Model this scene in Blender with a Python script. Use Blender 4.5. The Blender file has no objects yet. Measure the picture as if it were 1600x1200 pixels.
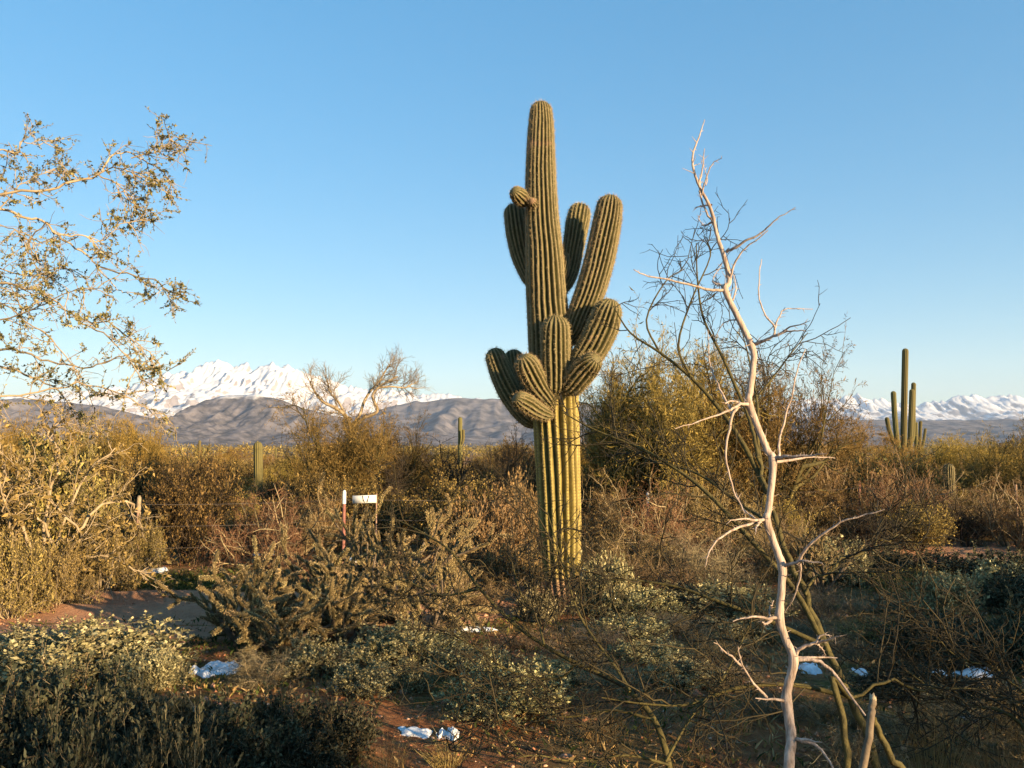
import bpy, math, random
import numpy as np
from mathutils import Vector, Matrix, Quaternion

SC = bpy.context.scene
COL = SC.collection
rng = np.random.default_rng(11)
random.seed(5)

# ------------------------------------------------------------------ camera
F = 1256.0                      # focal length in pixels of the 1600 px wide photograph
HORIZON = 695.0
PITCH = math.atan((HORIZON - 600) / F)
CAMZ = 1.9
cam_d = bpy.data.cameras.new('camera')
cam_d.sensor_width = 36.0
cam_d.lens = 36.0 * F / 1600.0
cam_d.clip_start = 0.05
cam_d.clip_end = 60000
cam = bpy.data.objects.new('camera', cam_d)
COL.objects.link(cam)
cam.location = (0, 0, CAMZ)
cam.rotation_euler = (math.pi / 2 + PITCH, 0, 0)
SC.camera = cam

# ------------------------------------------------------------------ light
SUN_AZ = math.radians(48)       # to the right of straight behind the camera
SUN_EL = math.radians(11.0)
TO_SUN = Vector((math.sin(SUN_AZ) * math.cos(SUN_EL), -math.cos(SUN_AZ) * math.cos(SUN_EL), math.sin(SUN_EL)))
world = bpy.data.worlds.new('World')
SC.world = world
world.use_nodes = True
wn = world.node_tree
wn.nodes.clear()
sky = wn.nodes.new('ShaderNodeTexSky')
sky.sky_type = 'NISHITA'
sky.sun_disc = False
sky.sun_elevation = SUN_EL
sky.sun_rotation = math.pi - SUN_AZ
sky.altitude = 600
sky.air_density = 1.0
sky.dust_density = 0.1
sky.ozone_density = 2.0
hs = wn.nodes.new('ShaderNodeHueSaturation')
hs.inputs['Saturation'].default_value = 1.95
bg = wn.nodes.new('ShaderNodeBackground')
bg.inputs['Strength'].default_value = 0.136
out = wn.nodes.new('ShaderNodeOutputWorld')
gm = wn.nodes.new('ShaderNodeGamma')
gm.inputs['Gamma'].default_value = 0.50
wn.links.new(sky.outputs[0], gm.inputs['Color'])
wn.links.new(gm.outputs[0], hs.inputs['Color'])
wn.links.new(hs.outputs[0], bg.inputs[0])
wn.links.new(bg.outputs[0], out.inputs[0])
sun_d = bpy.data.lights.new('sun', 'SUN')
sun_d.energy = 5.0
sun_d.angle = math.radians(0.5)
sun_d.color = (1.0, 0.745, 0.43)
sun = bpy.data.objects.new('sun', sun_d)
COL.objects.link(sun)
sun.rotation_euler = TO_SUN.to_track_quat('Z', 'Y').to_euler()
sun.location = (20, -22, 30)
SC.view_settings.view_transform = 'Standard'
SC.view_settings.look = 'None'
SC.view_settings.gamma = 1
SC.view_settings.use_curve_mapping = False
SC.view_settings.exposure = 1.78
SC.cycles.max_bounces = 5
SC.cycles.diffuse_bounces = 1
SC.cycles.transmission_bounces = 3
SC.cycles.volume_bounces = 0
SC.cycles.use_denoising = True

# ------------------------------------------------------------------ helpers
def ray(px, py):
    x, y = (px - 800) / F, (600 - py) / F
    return np.array([x, math.cos(PITCH) - y * math.sin(PITCH), math.sin(PITCH) + y * math.cos(PITCH)])

def W(px, py, depth):
    """World point seen at a photograph pixel, at world distance depth along +Y."""
    r = ray(px, py)
    s = depth / r[1]
    return np.array([0, 0, CAMZ]) + r * s

def top_z(py, depth):
    return W(800, py, depth)[2]

def norm(a):
    return a / np.maximum(np.linalg.norm(a, axis=-1, keepdims=True), 1e-9)

def hash2(ix, iy, seed):
    h = (ix.astype(np.int64) * 374761393 + iy.astype(np.int64) * 668265263 + seed * 1442695041) & 0xffffffff
    h = ((h ^ (h >> 13)) * 1274126177) & 0xffffffff
    return ((h ^ (h >> 16)) & 0xffffff) / float(0xffffff)

def vnoise(x, y, seed=0):
    x = np.asarray(x, float); y = np.asarray(y, float)
    ix, iy = np.floor(x), np.floor(y)
    fx, fy = x - ix, y - iy
    fx = fx * fx * fx * (fx * (fx * 6 - 15) + 10); fy = fy * fy * fy * (fy * (fy * 6 - 15) + 10)
    a, b = hash2(ix, iy, seed), hash2(ix + 1, iy, seed)
    c, d = hash2(ix, iy + 1, seed), hash2(ix + 1, iy + 1, seed)
    return (a * (1 - fx) + b * fx) * (1 - fy) + (c * (1 - fx) + d * fx) * fy

def fbm(x, y, seed=0, octv=4, ridged=False):
    s, amp, tot = 0, 1.0, 0
    for o in range(octv):
        n = vnoise(x * 2 ** o, y * 2 ** o, seed + o * 17)
        if ridged:
            n = 1 - np.abs(2 * n - 1)
        s = s + n * amp; tot += amp; amp *= 0.5
    return s / tot

def smooth(a, b, x):
    t = np.clip((np.asarray(x, float) - a) / (b - a), 0, 1)
    return t * t * (3 - 2 * t)

def road_mid(x):
    return 9.35 + 5.2 * smooth(-2.8, 7.0, x) + 0.12 * np.sin(np.asarray(x) * 0.7)

def gz(x, y):
    """Height of the desert floor."""
    x = np.asarray(x, float); y = np.asarray(y, float)
    n = (fbm(x * 0.35, y * 0.35, 3, 4) - 0.5) * 0.22
    n = (n + .05 * (fbm(x * 2.2, y * 2.2, 31, 3) - .5)) * smooth(1.1, 2.2, np.abs(y - road_mid(x)))
    r = np.hypot(x, y)
    return n * (1 - smooth(60, 200, r))

class Geo:
    def __init__(s):
        s.v, s.q, s.t, s.n, s.att = [], [], [], 0, []
    def add(s, v, q=None, t=None):
        v = np.asarray(v, float).reshape(-1, 3)
        s.v.append(v)
        if q is not None: s.q.append(np.asarray(q, np.int64).reshape(-1, 4) + s.n)
        if t is not None: s.t.append(np.asarray(t, np.int64).reshape(-1, 3) + s.n)
        s.n += len(v)
    def tubes(s, P, R, sides=3, cap=False):
        P = np.asarray(P, float); R = np.asarray(R, float)
        if P.ndim == 2: P = P[None]; R = R[None]
        N, K, _ = P.shape
        if N == 0: return
        T = norm(np.gradient(P, axis=1))
        D = norm(P[:, -1] - P[:, 0])
        a = np.zeros_like(D); a[np.arange(N), np.argmin(np.abs(D), axis=1)] = 1
        ref = norm(np.cross(D, a))
        U = norm(np.cross(T, np.broadcast_to(ref[:, None], T.shape)))
        V = np.cross(T, U)
        ang = np.arange(sides) * 2 * math.pi / sides
        ring = P[:, :, None] + R[:, :, None, None] * (np.cos(ang)[:, None] * U[:, :, None] + np.sin(ang)[:, None] * V[:, :, None])
        base = (np.arange(N) * K * sides)[:, None, None]
        k = np.arange(K - 1)[None, :, None] * sides
        j = np.arange(sides)[None, None]; j2 = (j + 1) % sides
        q = np.stack([base + k + j, base + k + j2, base + k + sides + j2, base + k + sides + j], -1)
        s.add(ring, q)
        if cap:
            for i in range(N):
                b0 = s.n - N * K * sides + i * K * sides
                for r0 in (b0, b0 + (K - 1) * sides):
                    s.t.append(np.array([[r0, r0 + jj, r0 + jj + 1] for jj in range(1, sides - 1)]))
    def quads(s, V4):
        V4 = np.asarray(V4).reshape(-1, 4, 3)
        s.add(V4, np.arange(len(V4) * 4).reshape(-1, 4))
    def tris(s, V3):
        V3 = np.asarray(V3).reshape(-1, 3, 3)
        s.add(V3, None, np.arange(len(V3) * 3).reshape(-1, 3))
    def mesh(s, name, mat, smooth_shade=False, attr=None):
        me = bpy.data.meshes.new(name)
        v = np.concatenate(s.v)
        q = np.concatenate(s.q) if s.q else np.zeros((0, 4), np.int64)
        t = np.concatenate(s.t) if s.t else np.zeros((0, 3), np.int64)
        idx = np.concatenate([q.ravel(), t.ravel()]).astype(np.int32)
        ls = np.concatenate([np.arange(len(q)) * 4, len(q) * 4 + np.arange(len(t)) * 3]).astype(np.int32)
        me.vertices.add(len(v)); me.vertices.foreach_set('co', v.astype(np.float32).ravel())
        me.loops.add(len(idx)); me.loops.foreach_set('vertex_index', idx)
        me.polygons.add(len(ls)); me.polygons.foreach_set('loop_start', ls)
        me.update(calc_edges=True)
        if smooth_shade:
            me.polygons.foreach_set('use_smooth', np.ones(len(ls), bool))
        if attr:
            for k, val in attr.items():
                a = me.attributes.new(k, 'FLOAT', 'POINT')
                a.data.foreach_set('value', np.asarray(val, np.float32))
        me.materials.append(mat)
        return me

def link(name, me, parent=None):
    o = bpy.data.objects.new(name, me)
    COL.objects.link(o)
    if parent is not None: o.parent = parent
    return o

def tag(o, label=None, cat=None, group=None, kind=None):
    if label: o['label'] = label
    if cat: o['category'] = cat
    if group: o['group'] = group
    if kind: o['kind'] = kind
    return o

def empty(name, loc, label, cat, group=None):
    o = bpy.data.objects.new(name, None)
    o.empty_display_size = 0.2
    COL.objects.link(o)
    o.location = loc
    return tag(o, label, cat, group)

# ---- plant growing, all branches of a level at once
def grow(S, D, L, r0, r1, K, wob, trop=0.0, g=rng):
    N = len(S)
    P = np.zeros((N, K + 1, 3)); P[:, 0] = S
    d = norm(np.asarray(D, float))
    L = np.broadcast_to(np.asarray(L, float), (N,))
    for k in range(K):
        d = norm(d + g.normal(0, wob, (N, 3)) + np.array([0, 0, trop]))
        P[:, k + 1] = P[:, k] + d * (L / K)[:, None]
    t = np.linspace(0, 1, K + 1)[None]
    R = np.broadcast_to(np.asarray(r0, float), (N,))[:, None] * (1 - t) + np.broadcast_to(np.asarray(r1, float), (N,))[:, None] * t
    return P, R

def sample(P, i, t):
    K = P.shape[1] - 1
    x = np.clip(t * K, 0, K - 1e-6); k = x.astype(int); f = (x - k)[:, None]
    a, b = P[i, k], P[i, k + 1]
    return a * (1 - f) + b * f, norm(b - a)

def spawn(P, n, t0, t1, ang, sd, g=rng, up=0.0):
    N = len(P)
    i = np.repeat(np.arange(N), n)
    t = t0 + (t1 - t0) * ((np.tile(np.arange(n), N) + g.random(N * n)) / n)
    S, T = sample(P, i, t)
    p = norm(np.cross(T, g.normal(0, 1, T.shape)))
    a = np.radians(g.normal(ang, sd, N * n))[:, None]
    D = norm(T * np.cos(a) + p * np.sin(a) + np.array([0, 0, up]))
    return S, D, i, t

def leaves(P, n, size, aspect, t0=0.2, g=rng, follow=0.6, sd=0.3):
    N = len(P)
    i = np.repeat(np.arange(N), n)
    S, T = sample(P, i, t0 + (1 - t0) * g.random(N * n))
    d = norm(T * follow + norm(g.normal(0, 1, S.shape)) * (1 - follow * 0.5))
    w = norm(np.cross(d, g.normal(0, 1, S.shape)))
    l = (size * np.exp(g.normal(0, sd, N * n)))[:, None]
    b = l * aspect * 0.5
    fold = np.cross(d, w) * l * 0.12
    return np.stack([S, S + d * l * 0.45 + w * b + fold, S + d * l, S + d * l * 0.45 - w * b + fold], 1)

def spline(pts, n):
    p = np.asarray(pts, float)
    p = np.vstack([2 * p[0] - p[1], p, 2 * p[-1] - p[-2]])
    m = len(p) - 3
    u = np.linspace(0, m - 1e-6, n); k = u.astype(int); f = (u - k)[:, None]
    a, b, c, d = p[k], p[k + 1], p[k + 2], p[k + 3]
    return 0.5 * ((2 * b) + (c - a) * f + (2 * a - 5 * b + 4 * c - d) * f ** 2 + (3 * b - a - 3 * c + d) * f ** 3)

def limb(pts, d0, d1, r0, r1, n=None, jit=0.0):
    """A limb drawn through photograph pixels, its distance running from d0 to d1; radii in pixels."""
    m = len(pts)
    ds = np.linspace(d0, d1, m)
    w = np.array([W(x, y, d) for (x, y), d in zip(pts, ds)])
    n = n or (m - 1) * 4 + 1
    P = spline(w, n)
    if jit: P[1:-1] += rng.normal(0, jit, (n - 2, 3))
    R = np.linspace(r0, r1, n) * np.linspace(d0, d1, n) / F
    return P, R

def same(branches, K):
    """Resample limbs to K points each so they stack."""
    out = []
    for P, R in branches:
        out.append(spline(P, K))
    return np.array(out)

# ------------------------------------------------------------------ materials
def new_mat(name):
    m = bpy.data.materials.new(name); m.use_nodes = True
    nt = m.node_tree
    b = nt.nodes['Principled BSDF']
    b.inputs['Specular IOR Level'].default_value = 0.25
    b.inputs['Roughness'].default_value = 0.75
    return m, nt, b

def ramp(nt, fac, stops, interp='LINEAR'):
    r = nt.nodes.new('ShaderNodeValToRGB')
    r.color_ramp.interpolation = interp
    e = r.color_ramp.elements
    while len(e) < len(stops): e.new(0.5)
    for el, (p, c) in zip(e, stops):
        el.position = p; el.color = (*c, 1)
    nt.links.new(fac, r.inputs[0])
    return r.outputs[0]

def noise(nt, scale, detail=4, coord=None, rough=0.55):
    n = nt.nodes.new('ShaderNodeTexNoise')
    n.inputs['Scale'].default_value = scale; n.inputs['Detail'].default_value = detail
    n.inputs['Roughness'].default_value = rough
    if coord is not None: nt.links.new(coord, n.inputs['Vector'])
    return n.outputs['Fac']

def mix(nt, fac, a, b, mode='MIX'):
    m = nt.nodes.new('ShaderNodeMix'); m.data_type = 'RGBA'; m.blend_type = mode
    for sock, v in ((m.inputs[0], fac), (m.inputs[6], a), (m.inputs[7], b)):
        if isinstance(v, (int, float)): sock.default_value = v
        elif isinstance(v, tuple): sock.default_value = (*v, 1)
        else: nt.links.new(v, sock)
    return m.outputs[2]

def math_node(nt, op, a, b=None):
    m = nt.nodes.new('ShaderNodeMath'); m.operation = op
    for sock, v in ((m.inputs[0], a), (m.inputs[1], b)):
        if v is None: continue
        if isinstance(v, (int, float)): sock.default_value = v
        else: nt.links.new(v, sock)
    return m.outputs[0]

def bump(nt, b, h, strength=0.5, dist=0.02):
    n = nt.nodes.new('ShaderNodeBump')
    n.inputs['Strength'].default_value = strength; n.inputs['Distance'].default_value = dist
    nt.links.new(h, n.inputs['Height']); nt.links.new(n.outputs[0], b.inputs['Normal'])

def leaf_mat(name, stops, transl=0.25, vary=0.35):
    """Colour differs from leaf to leaf and a little from plant to plant."""
    m, nt, b = new_mat(name)
    g = nt.nodes.new('ShaderNodeNewGeometry')
    c = ramp(nt, g.outputs['Random Per Island'], stops)
    oi = nt.nodes.new('ShaderNodeObjectInfo')
    h = nt.nodes.new('ShaderNodeHueSaturation')
    nt.links.new(math_node(nt, 'ADD', math_node(nt, 'MULTIPLY', oi.outputs['Random'], 0.03), 0.485), h.inputs['Hue'])
    nt.links.new(math_node(nt, 'ADD', math_node(nt, 'MULTIPLY', oi.outputs['Random'], vary), 1 - vary / 2), h.inputs['Value'])
    nt.links.new(c, h.inputs['Color'])
    nt.links.new(h.outputs[0], b.inputs['Base Color'])
    if transl > 0:
        t = nt.nodes.new('ShaderNodeBsdfTranslucent')
        nt.links.new(h.outputs[0], t.inputs['Color'])
        mx = nt.nodes.new('ShaderNodeMixShader'); mx.inputs[0].default_value = transl
        o = nt.nodes['Material Output']
        nt.links.new(b.outputs[0], mx.inputs[1]); nt.links.new(t.outputs[0], mx.inputs[2])
        nt.links.new(mx.outputs[0], o.inputs['Surface'])
    return m

def bark_mat(name, c1, c2, scale=14, bstr=0.5):
    m, nt, b = new_mat(name)
    tc = nt.nodes.new('ShaderNodeTexCoord')
    f = noise(nt, scale, 5, tc.outputs['Object'])
    nt.links.new(ramp(nt, f, [(0.32, c1), (0.68, c2)]), b.inputs['Base Color'])
    f2 = noise(nt, scale * 4, 4, tc.outputs['Object'])
    bump(nt, b, f2, bstr, 0.006)
    return m

M = {}
M['creosote'] = leaf_mat('creosote_leaf', [(0, (.050, .036, .010)), (.5, (.185, .125, .034)), (1, (.44, .29, .09))], .2, .95)
M['sage'] = leaf_mat('sage_leaf', [(0, (.085, .080, .034)), (.45, (.27, .24, .11)), (1, (.58, .50, .26))], 0.2)
M['shadesage'] = leaf_mat('shade_dark_sage_leaf', [(0, (.016, .018, .009)), (.5, (.055, .056, .028)), (1, (.125, .122, .066))], 0.15)  # darker copy of the sage leaf, shade put into its colour
M['acacia'] = leaf_mat('acacia_leaf', [(0, (.045, .036, .010)), (.5, (.22, .162, .044)), (1, (.50, .37, .12))], 0.2)
M['treeleaf'] = leaf_mat('overhang_leaf', [(0, (.05, .046, .016)), (.5, (.19, .160, .052)), (1, (.38, .31, .12))], 0.25)
M['goldleaf'] = leaf_mat('stiff_leaf', [(0, (.14, .085, .03)), (.5, (.26, .17, .065)), (1, (.40, .27, .11))], 0.15)
M['verde'] = leaf_mat('palo_verde_twig', [(0, (.060, .043, .010)), (.5, (.215, .147, .036)), (1, (.40, .27, .075))], 0.2, .6)
M['gold'] = leaf_mat('golden_twig', [(0, (.15, .095, .020)), (.5, (.29, .185, .038)), (1, (.44, .28, .07))], 0.25, .4)
M['brown'] = leaf_mat('brown_twig', [(0, (.040, .024, .010)), (.5, (.165, .102, .042)), (1, (.38, .25, .11))], 0.0, .5)
M['red'] = leaf_mat('red_twig', [(0, (.055, .026, .012)), (.5, (.20, .105, .047)), (1, (.40, .235, .115))], 0.0, .5)
M['grey'] = leaf_mat('grey_twig', [(0, (.07, .048, .026)), (.5, (.19, .138, .074)), (1, (.40, .30, .17))], 0.0)
M['dark'] = leaf_mat('dark_twig', [(0, (.028, .020, .012)), (1, (.085, .062, .036))], 0.0)
M['olive'] = bark_mat('olive_bark', (.040, .032, .010), (.115, .090, .026), 22, .9)
M['olivetwig'] = leaf_mat('olive_twig', [(0, (.018, .014, .007)), (1, (.060, .045, .018))], 0.0, 0.1)
M['pale'] = bark_mat('pale_bark', (.22, .16, .09), (.42, .32, .20), 11)
M['bark'] = bark_mat('grey_brown_bark', (.08, .055, .035), (.19, .14, .09), 12)
M['dead'] = None
M['grass'] = leaf_mat('grass_blade', [(0, (.022, .038, .007)), (.7, (.085, .100, .018)), (1, (.24, .18, .05))], 0.3)
M['straw'] = leaf_mat('dry_grass', [(0, (.16, .09, .03)), (.6, (.40, .26, .09)), (1, (.55, .40, .18))], 0.25)

def ground_mat():
    m, nt, b = new_mat('desert_floor')
    b.inputs['Roughness'].default_value = 0.95
    geo = nt.nodes.new('ShaderNodeNewGeometry')
    p = geo.outputs['Position']
    big = noise(nt, 0.55, 6, p, 0.62)
    fine = noise(nt, 9.0, 6, p, 0.65)
    soil = ramp(nt, fine, [(.30, (.18, .068, .024)), (.50, (.45, .175, .062)), (.72, (.62, .31, .13))])
    moss = ramp(nt, fine, [(.30, (.045, .042, .008)), (.55, (.17, .13, .022)), (.80, (.36, .24, .055))])
    straw = ramp(nt, fine, [(.30, (.11, .07, .025)), (.60, (.33, .21, .075)), (.85, (.48, .33, .14))])
    f1 = ramp(nt, big, [(.50, (0, 0, 0)), (.60, (1, 1, 1))])
    big2 = noise(nt, 0.9, 5, p, 0.6)
    mp = nt.nodes.new('ShaderNodeMapping'); mp.inputs['Location'].default_value = (13, 7, 3)
    nt.links.new(p, mp.inputs[0])
    big2 = noise(nt, 0.8, 5, mp.outputs[0], 0.6)
    f2 = ramp(nt, big2, [(.50, (0, 0, 0)), (.60, (1, 1, 1))])
    c = mix(nt, f1, soil, moss)
    c = mix(nt, f2, c, straw)
    # beyond the near scrub the plain is dusty brown with dark shrub specks
    ln = nt.nodes.new('ShaderNodeVectorMath'); ln.operation = 'LENGTH'; nt.links.new(p, ln.inputs[0])
    mr = nt.nodes.new('ShaderNodeMapRange'); nt.links.new(ln.outputs['Value'], mr.inputs[0])
    mr.inputs[1].default_value = 60; mr.inputs[2].default_value = 200
    far = ramp(nt, noise(nt, 0.02, 8, p, 0.7), [(.35, (.075, .055, .035)), (.6, (.17, .125, .08))])
    c = mix(nt, mr.outputs[0], c, far)
    nt.links.new(c, b.inputs['Base Color'])
    bump(nt, b, noise(nt, 11, 8, p, 0.72), 1.0, 0.16)
    return m

def road_mat():
    m, nt, b = new_mat('red_dirt')
    b.inputs['Roughness'].default_value = 0.95
    geo = nt.nodes.new('ShaderNodeNewGeometry'); p = geo.outputs['Position']
    f = noise(nt, 5, 7, p, 0.7)
    g = noise(nt, 60, 3, p, 0.6)
    c = ramp(nt, f, [(.3, (.34, .15, .075)), (.5, (.52, .25, .13)), (.72, (.64, .36, .20))])
    c = mix(nt, 0.35, c, ramp(nt, g, [(.3, (.15, .07, .04)), (.7, (.52, .32, .2))]))
    nt.links.new(c, b.inputs['Base Color'])
    bump(nt, b, noise(nt, 14, 7, p, 0.75), 1.0, 0.06)
    return m

def snow_mat():
    m, nt, b = new_mat('old_snow')
    geo = nt.nodes.new('ShaderNodeNewGeometry'); p = geo.outputs['Position']
    f = noise(nt, 14, 5, p)
    c = ramp(nt, f, [(.3, (.60, .60, .62)), (.6, (.84, .84, .85))])
    dirt = ramp(nt, noise(nt, 38, 5, p, .7), [(.60, (0, 0, 0)), (.70, (.8, .8, .8))])
    nt.links.new(mix(nt, dirt, c, (.30, .20, .13)), b.inputs['Base Color'])
    b.inputs['Roughness'].default_value = 0.6
    bump(nt, b, noise(nt, 45, 4, p), 0.25, 0.006)
    return m

def hill_mat(name, lo, hi, snow_z=None, snow_w=40, scale=0.02, steep=0.0, snowcol=(.58, .58, .60)):
    m, nt, b = new_mat(name)
    b.inputs['Roughness'].default_value = 0.95; b.inputs['Specular IOR Level'].default_value = 0.0
    geo = nt.nodes.new('ShaderNodeNewGeometry'); p = geo.outputs['Position']
    f = noise(nt, scale, 9, p, 0.68)
    c = ramp(nt, f, [(.40, lo), (.60, hi)])
    if snow_z is not None:
        sx = nt.nodes.new('ShaderNodeSeparateXYZ'); nt.links.new(p, sx.inputs[0])
        n2 = noise(nt, scale * 0.7, 9, p, 0.7)
        h = math_node(nt, 'ADD', sx.outputs['Z'], math_node(nt, 'MULTIPLY', math_node(nt, 'SUBTRACT', n2, 0.5), snow_w * 4.0))
        sn = nt.nodes.new('ShaderNodeSeparateXYZ'); nt.links.new(geo.outputs['Normal'], sn.inputs[0])
        h = math_node(nt, 'ADD', h, math_node(nt, 'MULTIPLY', math_node(nt, 'SUBTRACT', sn.outputs['Z'], 0.85), steep))
        mr = nt.nodes.new('ShaderNodeMapRange'); nt.links.new(h, mr.inputs[0])
        mr.inputs[1].default_value = snow_z - snow_w * .5; mr.inputs[2].default_value = snow_z + snow_w * .5
        c = mix(nt, mr.outputs[0], c, snowcol)
    nt.links.new(c, b.inputs['Base Color'])
    return m

def cactus_mat():
    m, nt, b = new_mat('saguaro_skin')
    tc = nt.nodes.new('ShaderNodeTexCoord')
    def at(n):
        a = nt.nodes.new('ShaderNodeAttribute'); a.attribute_name = n; return a.outputs['Fac']
    f = noise(nt, 12, 6, tc.outputs['Object'], 0.65)
    green = ramp(nt, f, [(.3, (.040, .038, .011)), (.7, (.085, .075, .022))])
    old = ramp(nt, f, [(.3, (.30, .225, .052)), (.7, (.50, .375, .098))])
    cork = ramp(nt, f, [(.3, (.10, .055, .03)), (.7, (.34, .20, .12))])
    felt = ramp(nt, f, [(.3, (.17, .13, .058)), (.7, (.29, .22, .105))])
    c = mix(nt, at('rib'), green, felt)
    oldv = ramp(nt, f, [(.3, (.10, .080, .020)), (.7, (.20, .150, .042))])
    old = mix(nt, at('rib'), oldv, old)
    sz = nt.nodes.new('ShaderNodeSeparateXYZ'); nt.links.new(tc.outputs['Object'], sz.inputs[0])
    dot = math_node(nt, 'LESS_THAN', math_node(nt, 'FRACT', math_node(nt, 'MULTIPLY', sz.outputs['Z'], 27.0)), .42)
    old = mix(nt, math_node(nt, 'MULTIPLY', math_node(nt, 'MULTIPLY', dot, at('areole')), .7), old, (.10, .065, .035))
    c = mix(nt, at('age'), c, old)
    sc = ramp(nt, noise(nt, 2.6, 5, tc.outputs['Object'], 0.6), [(.66, (0, 0, 0)), (.70, (1, 1, 1))])
    c = mix(nt, math_node(nt, 'MULTIPLY', sc, .75), c, cork)
    c = mix(nt, at('cork'), c, cork)
    nt.links.new(c, b.inputs['Base Color'])
    b.inputs['Roughness'].default_value = 0.6
    bump(nt, b, noise(nt, 60, 4, tc.outputs['Object']), 0.35, 0.01)
    return m

def dead_mat():
    m, nt, b = new_mat('dead_wood')
    tc = nt.nodes.new('ShaderNodeTexCoord')
    mp = nt.nodes.new('ShaderNodeMapping'); mp.inputs['Scale'].default_value = (90, 90, 9)
    nt.links.new(tc.outputs['Object'], mp.inputs[0])
    grain = noise(nt, 1.0, 6, mp.outputs[0], 0.7)
    blot = noise(nt, 14, 5, tc.outputs['Object'], 0.65)
    c = ramp(nt, grain, [(.30, (.15, .10, .07)), (.48, (.38, .28, .215)), (.70, (.56, .44, .36))])
    c = mix(nt, ramp(nt, blot, [(.55, (0, 0, 0)), (.70, (.7, .7, .7))]), c, (.20, .145, .105))
    nt.links.new(c, b.inputs['Base Color']); b.inputs['Roughness'].default_value = 0.85
    bump(nt, b, grain, 0.9, 0.004)
    return m
M['dead'] = dead_mat()
M['ground'] = ground_mat(); M['road'] = road_mat(); M['snow'] = snow_mat(); M['cactus'] = cactus_mat()
M['spine'] = leaf_mat('cactus_spine', [(0, (.24, .17, .08)), (1, (.55, .42, .22))], 0.0, 0.1)
M['farcactus'] = leaf_mat('distant_saguaro_skin', [(0, (.125, .105, .036)), (1, (.125, .105, .036))], 0.0, 0.2)
M['chollaspine'] = leaf_mat('cholla_spine', [(0, (.30, .205, .085)), (1, (.72, .54, .26))], 0.0, 0.1)
M['cholla'] = bark_mat('cholla_skin', (.06, .044, .018), (.15, .105, .040), 30)

def flat_mat(name, c, rough=0.6, c2=None, scale=20, metal=0.0):
    m, nt, b = new_mat(name)
    tc = nt.nodes.new('ShaderNodeTexCoord')
    c2 = c2 or tuple(x * 0.8 for x in c)
    nt.links.new(ramp(nt, noise(nt, scale, 5, tc.outputs['Object']), [(.35, c2), (.65, c)]), b.inputs['Base Color'])
    b.inputs['Roughness'].default_value = rough; b.inputs['Metallic'].default_value = metal
    return m
M['rust'] = flat_mat('rusty_red_steel', (.30, .13, .10), .7, (.20, .075, .055))
M['whitepaint'] = flat_mat('white_paint', (.80, .78, .72), .55)
M['ink'] = flat_mat('black_ink', (.03, .03, .03), .6)
M['wire'] = flat_mat('fence_wire', (.22, .18, .15), .5, metal=0.6)
M['stay'] = flat_mat('weathered_stay', (.36, .22, .15), .8)
M['stone'] = leaf_mat('pebble', [(0, (.20, .085, .038)), (.6, (.44, .205, .09)), (1, (.60, .40, .25))], 0.0, 0.0)

# ------------------------------------------------------------------ terrain
def grid_mesh(name, X, Y, Z, mat, sm=True):
    ny, nx = X.shape
    g = Geo()
    i = np.arange(ny - 1)[:, None] * nx + np.arange(nx - 1)[None]
    g.add(np.stack([X, Y, Z], -1), np.stack([i, i + 1, i + nx + 1, i + nx], -1))
    return g.mesh(name, mat, sm)

FAR = 12000.0
u = np.linspace(-1, 1, 280)
bx = math.asinh(FAR / 3.0)
gx = 3.0 * np.sinh(bx * u)
gy = 7.0 + 3.0 * np.sinh(bx * np.linspace(-1, 1, 280))
X, Y = np.meshgrid(gx, gy)
o = link('ground', grid_mesh('ground', X, Y, gz(X, Y), M['ground']))
tag(o, 'reddish desert floor with moss, straw and gravel', kind='structure')

# dirt road: a sheet of its own lying a little above the floor
s_ = np.linspace(-40, 40, 500)
t_ = np.linspace(-1, 1, 25)
S, T = np.meshgrid(s_, t_)
half = 1.28 + 0.16 * (fbm(S * 0.8, np.sign(T) * 3.0, 8, 3) - 0.5) * 2
Yr = road_mid(S) + T * half
Zr = .085 * np.exp(-((T - .02 - .1 * np.sin(S * .4)) / .14) ** 2) * (.4 + fbm(S * .9, T * 2, 14, 3)) + .09 * np.exp(-((T - .62) / .12) ** 2) * (.4 + fbm(S * .7, T * 2, 15, 3)) + 0.016 - 0.03 * np.exp(-((np.abs(T) - 0.5) / 0.16) ** 2) * 0.4 + 0.02 * (fbm(S * 1.6, Yr * 3, 9, 4) - 0.5) - 0.03 * smooth(0.9, 1.0, np.abs(T))  # two low berms added along the track to catch the sun as bright strips
o = link('dirt_road', grid_mesh('dirt_road', S, Yr, Zr, M['road']))
tag(o, 'red dirt road crossing behind the cholla', kind='structure')

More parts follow.
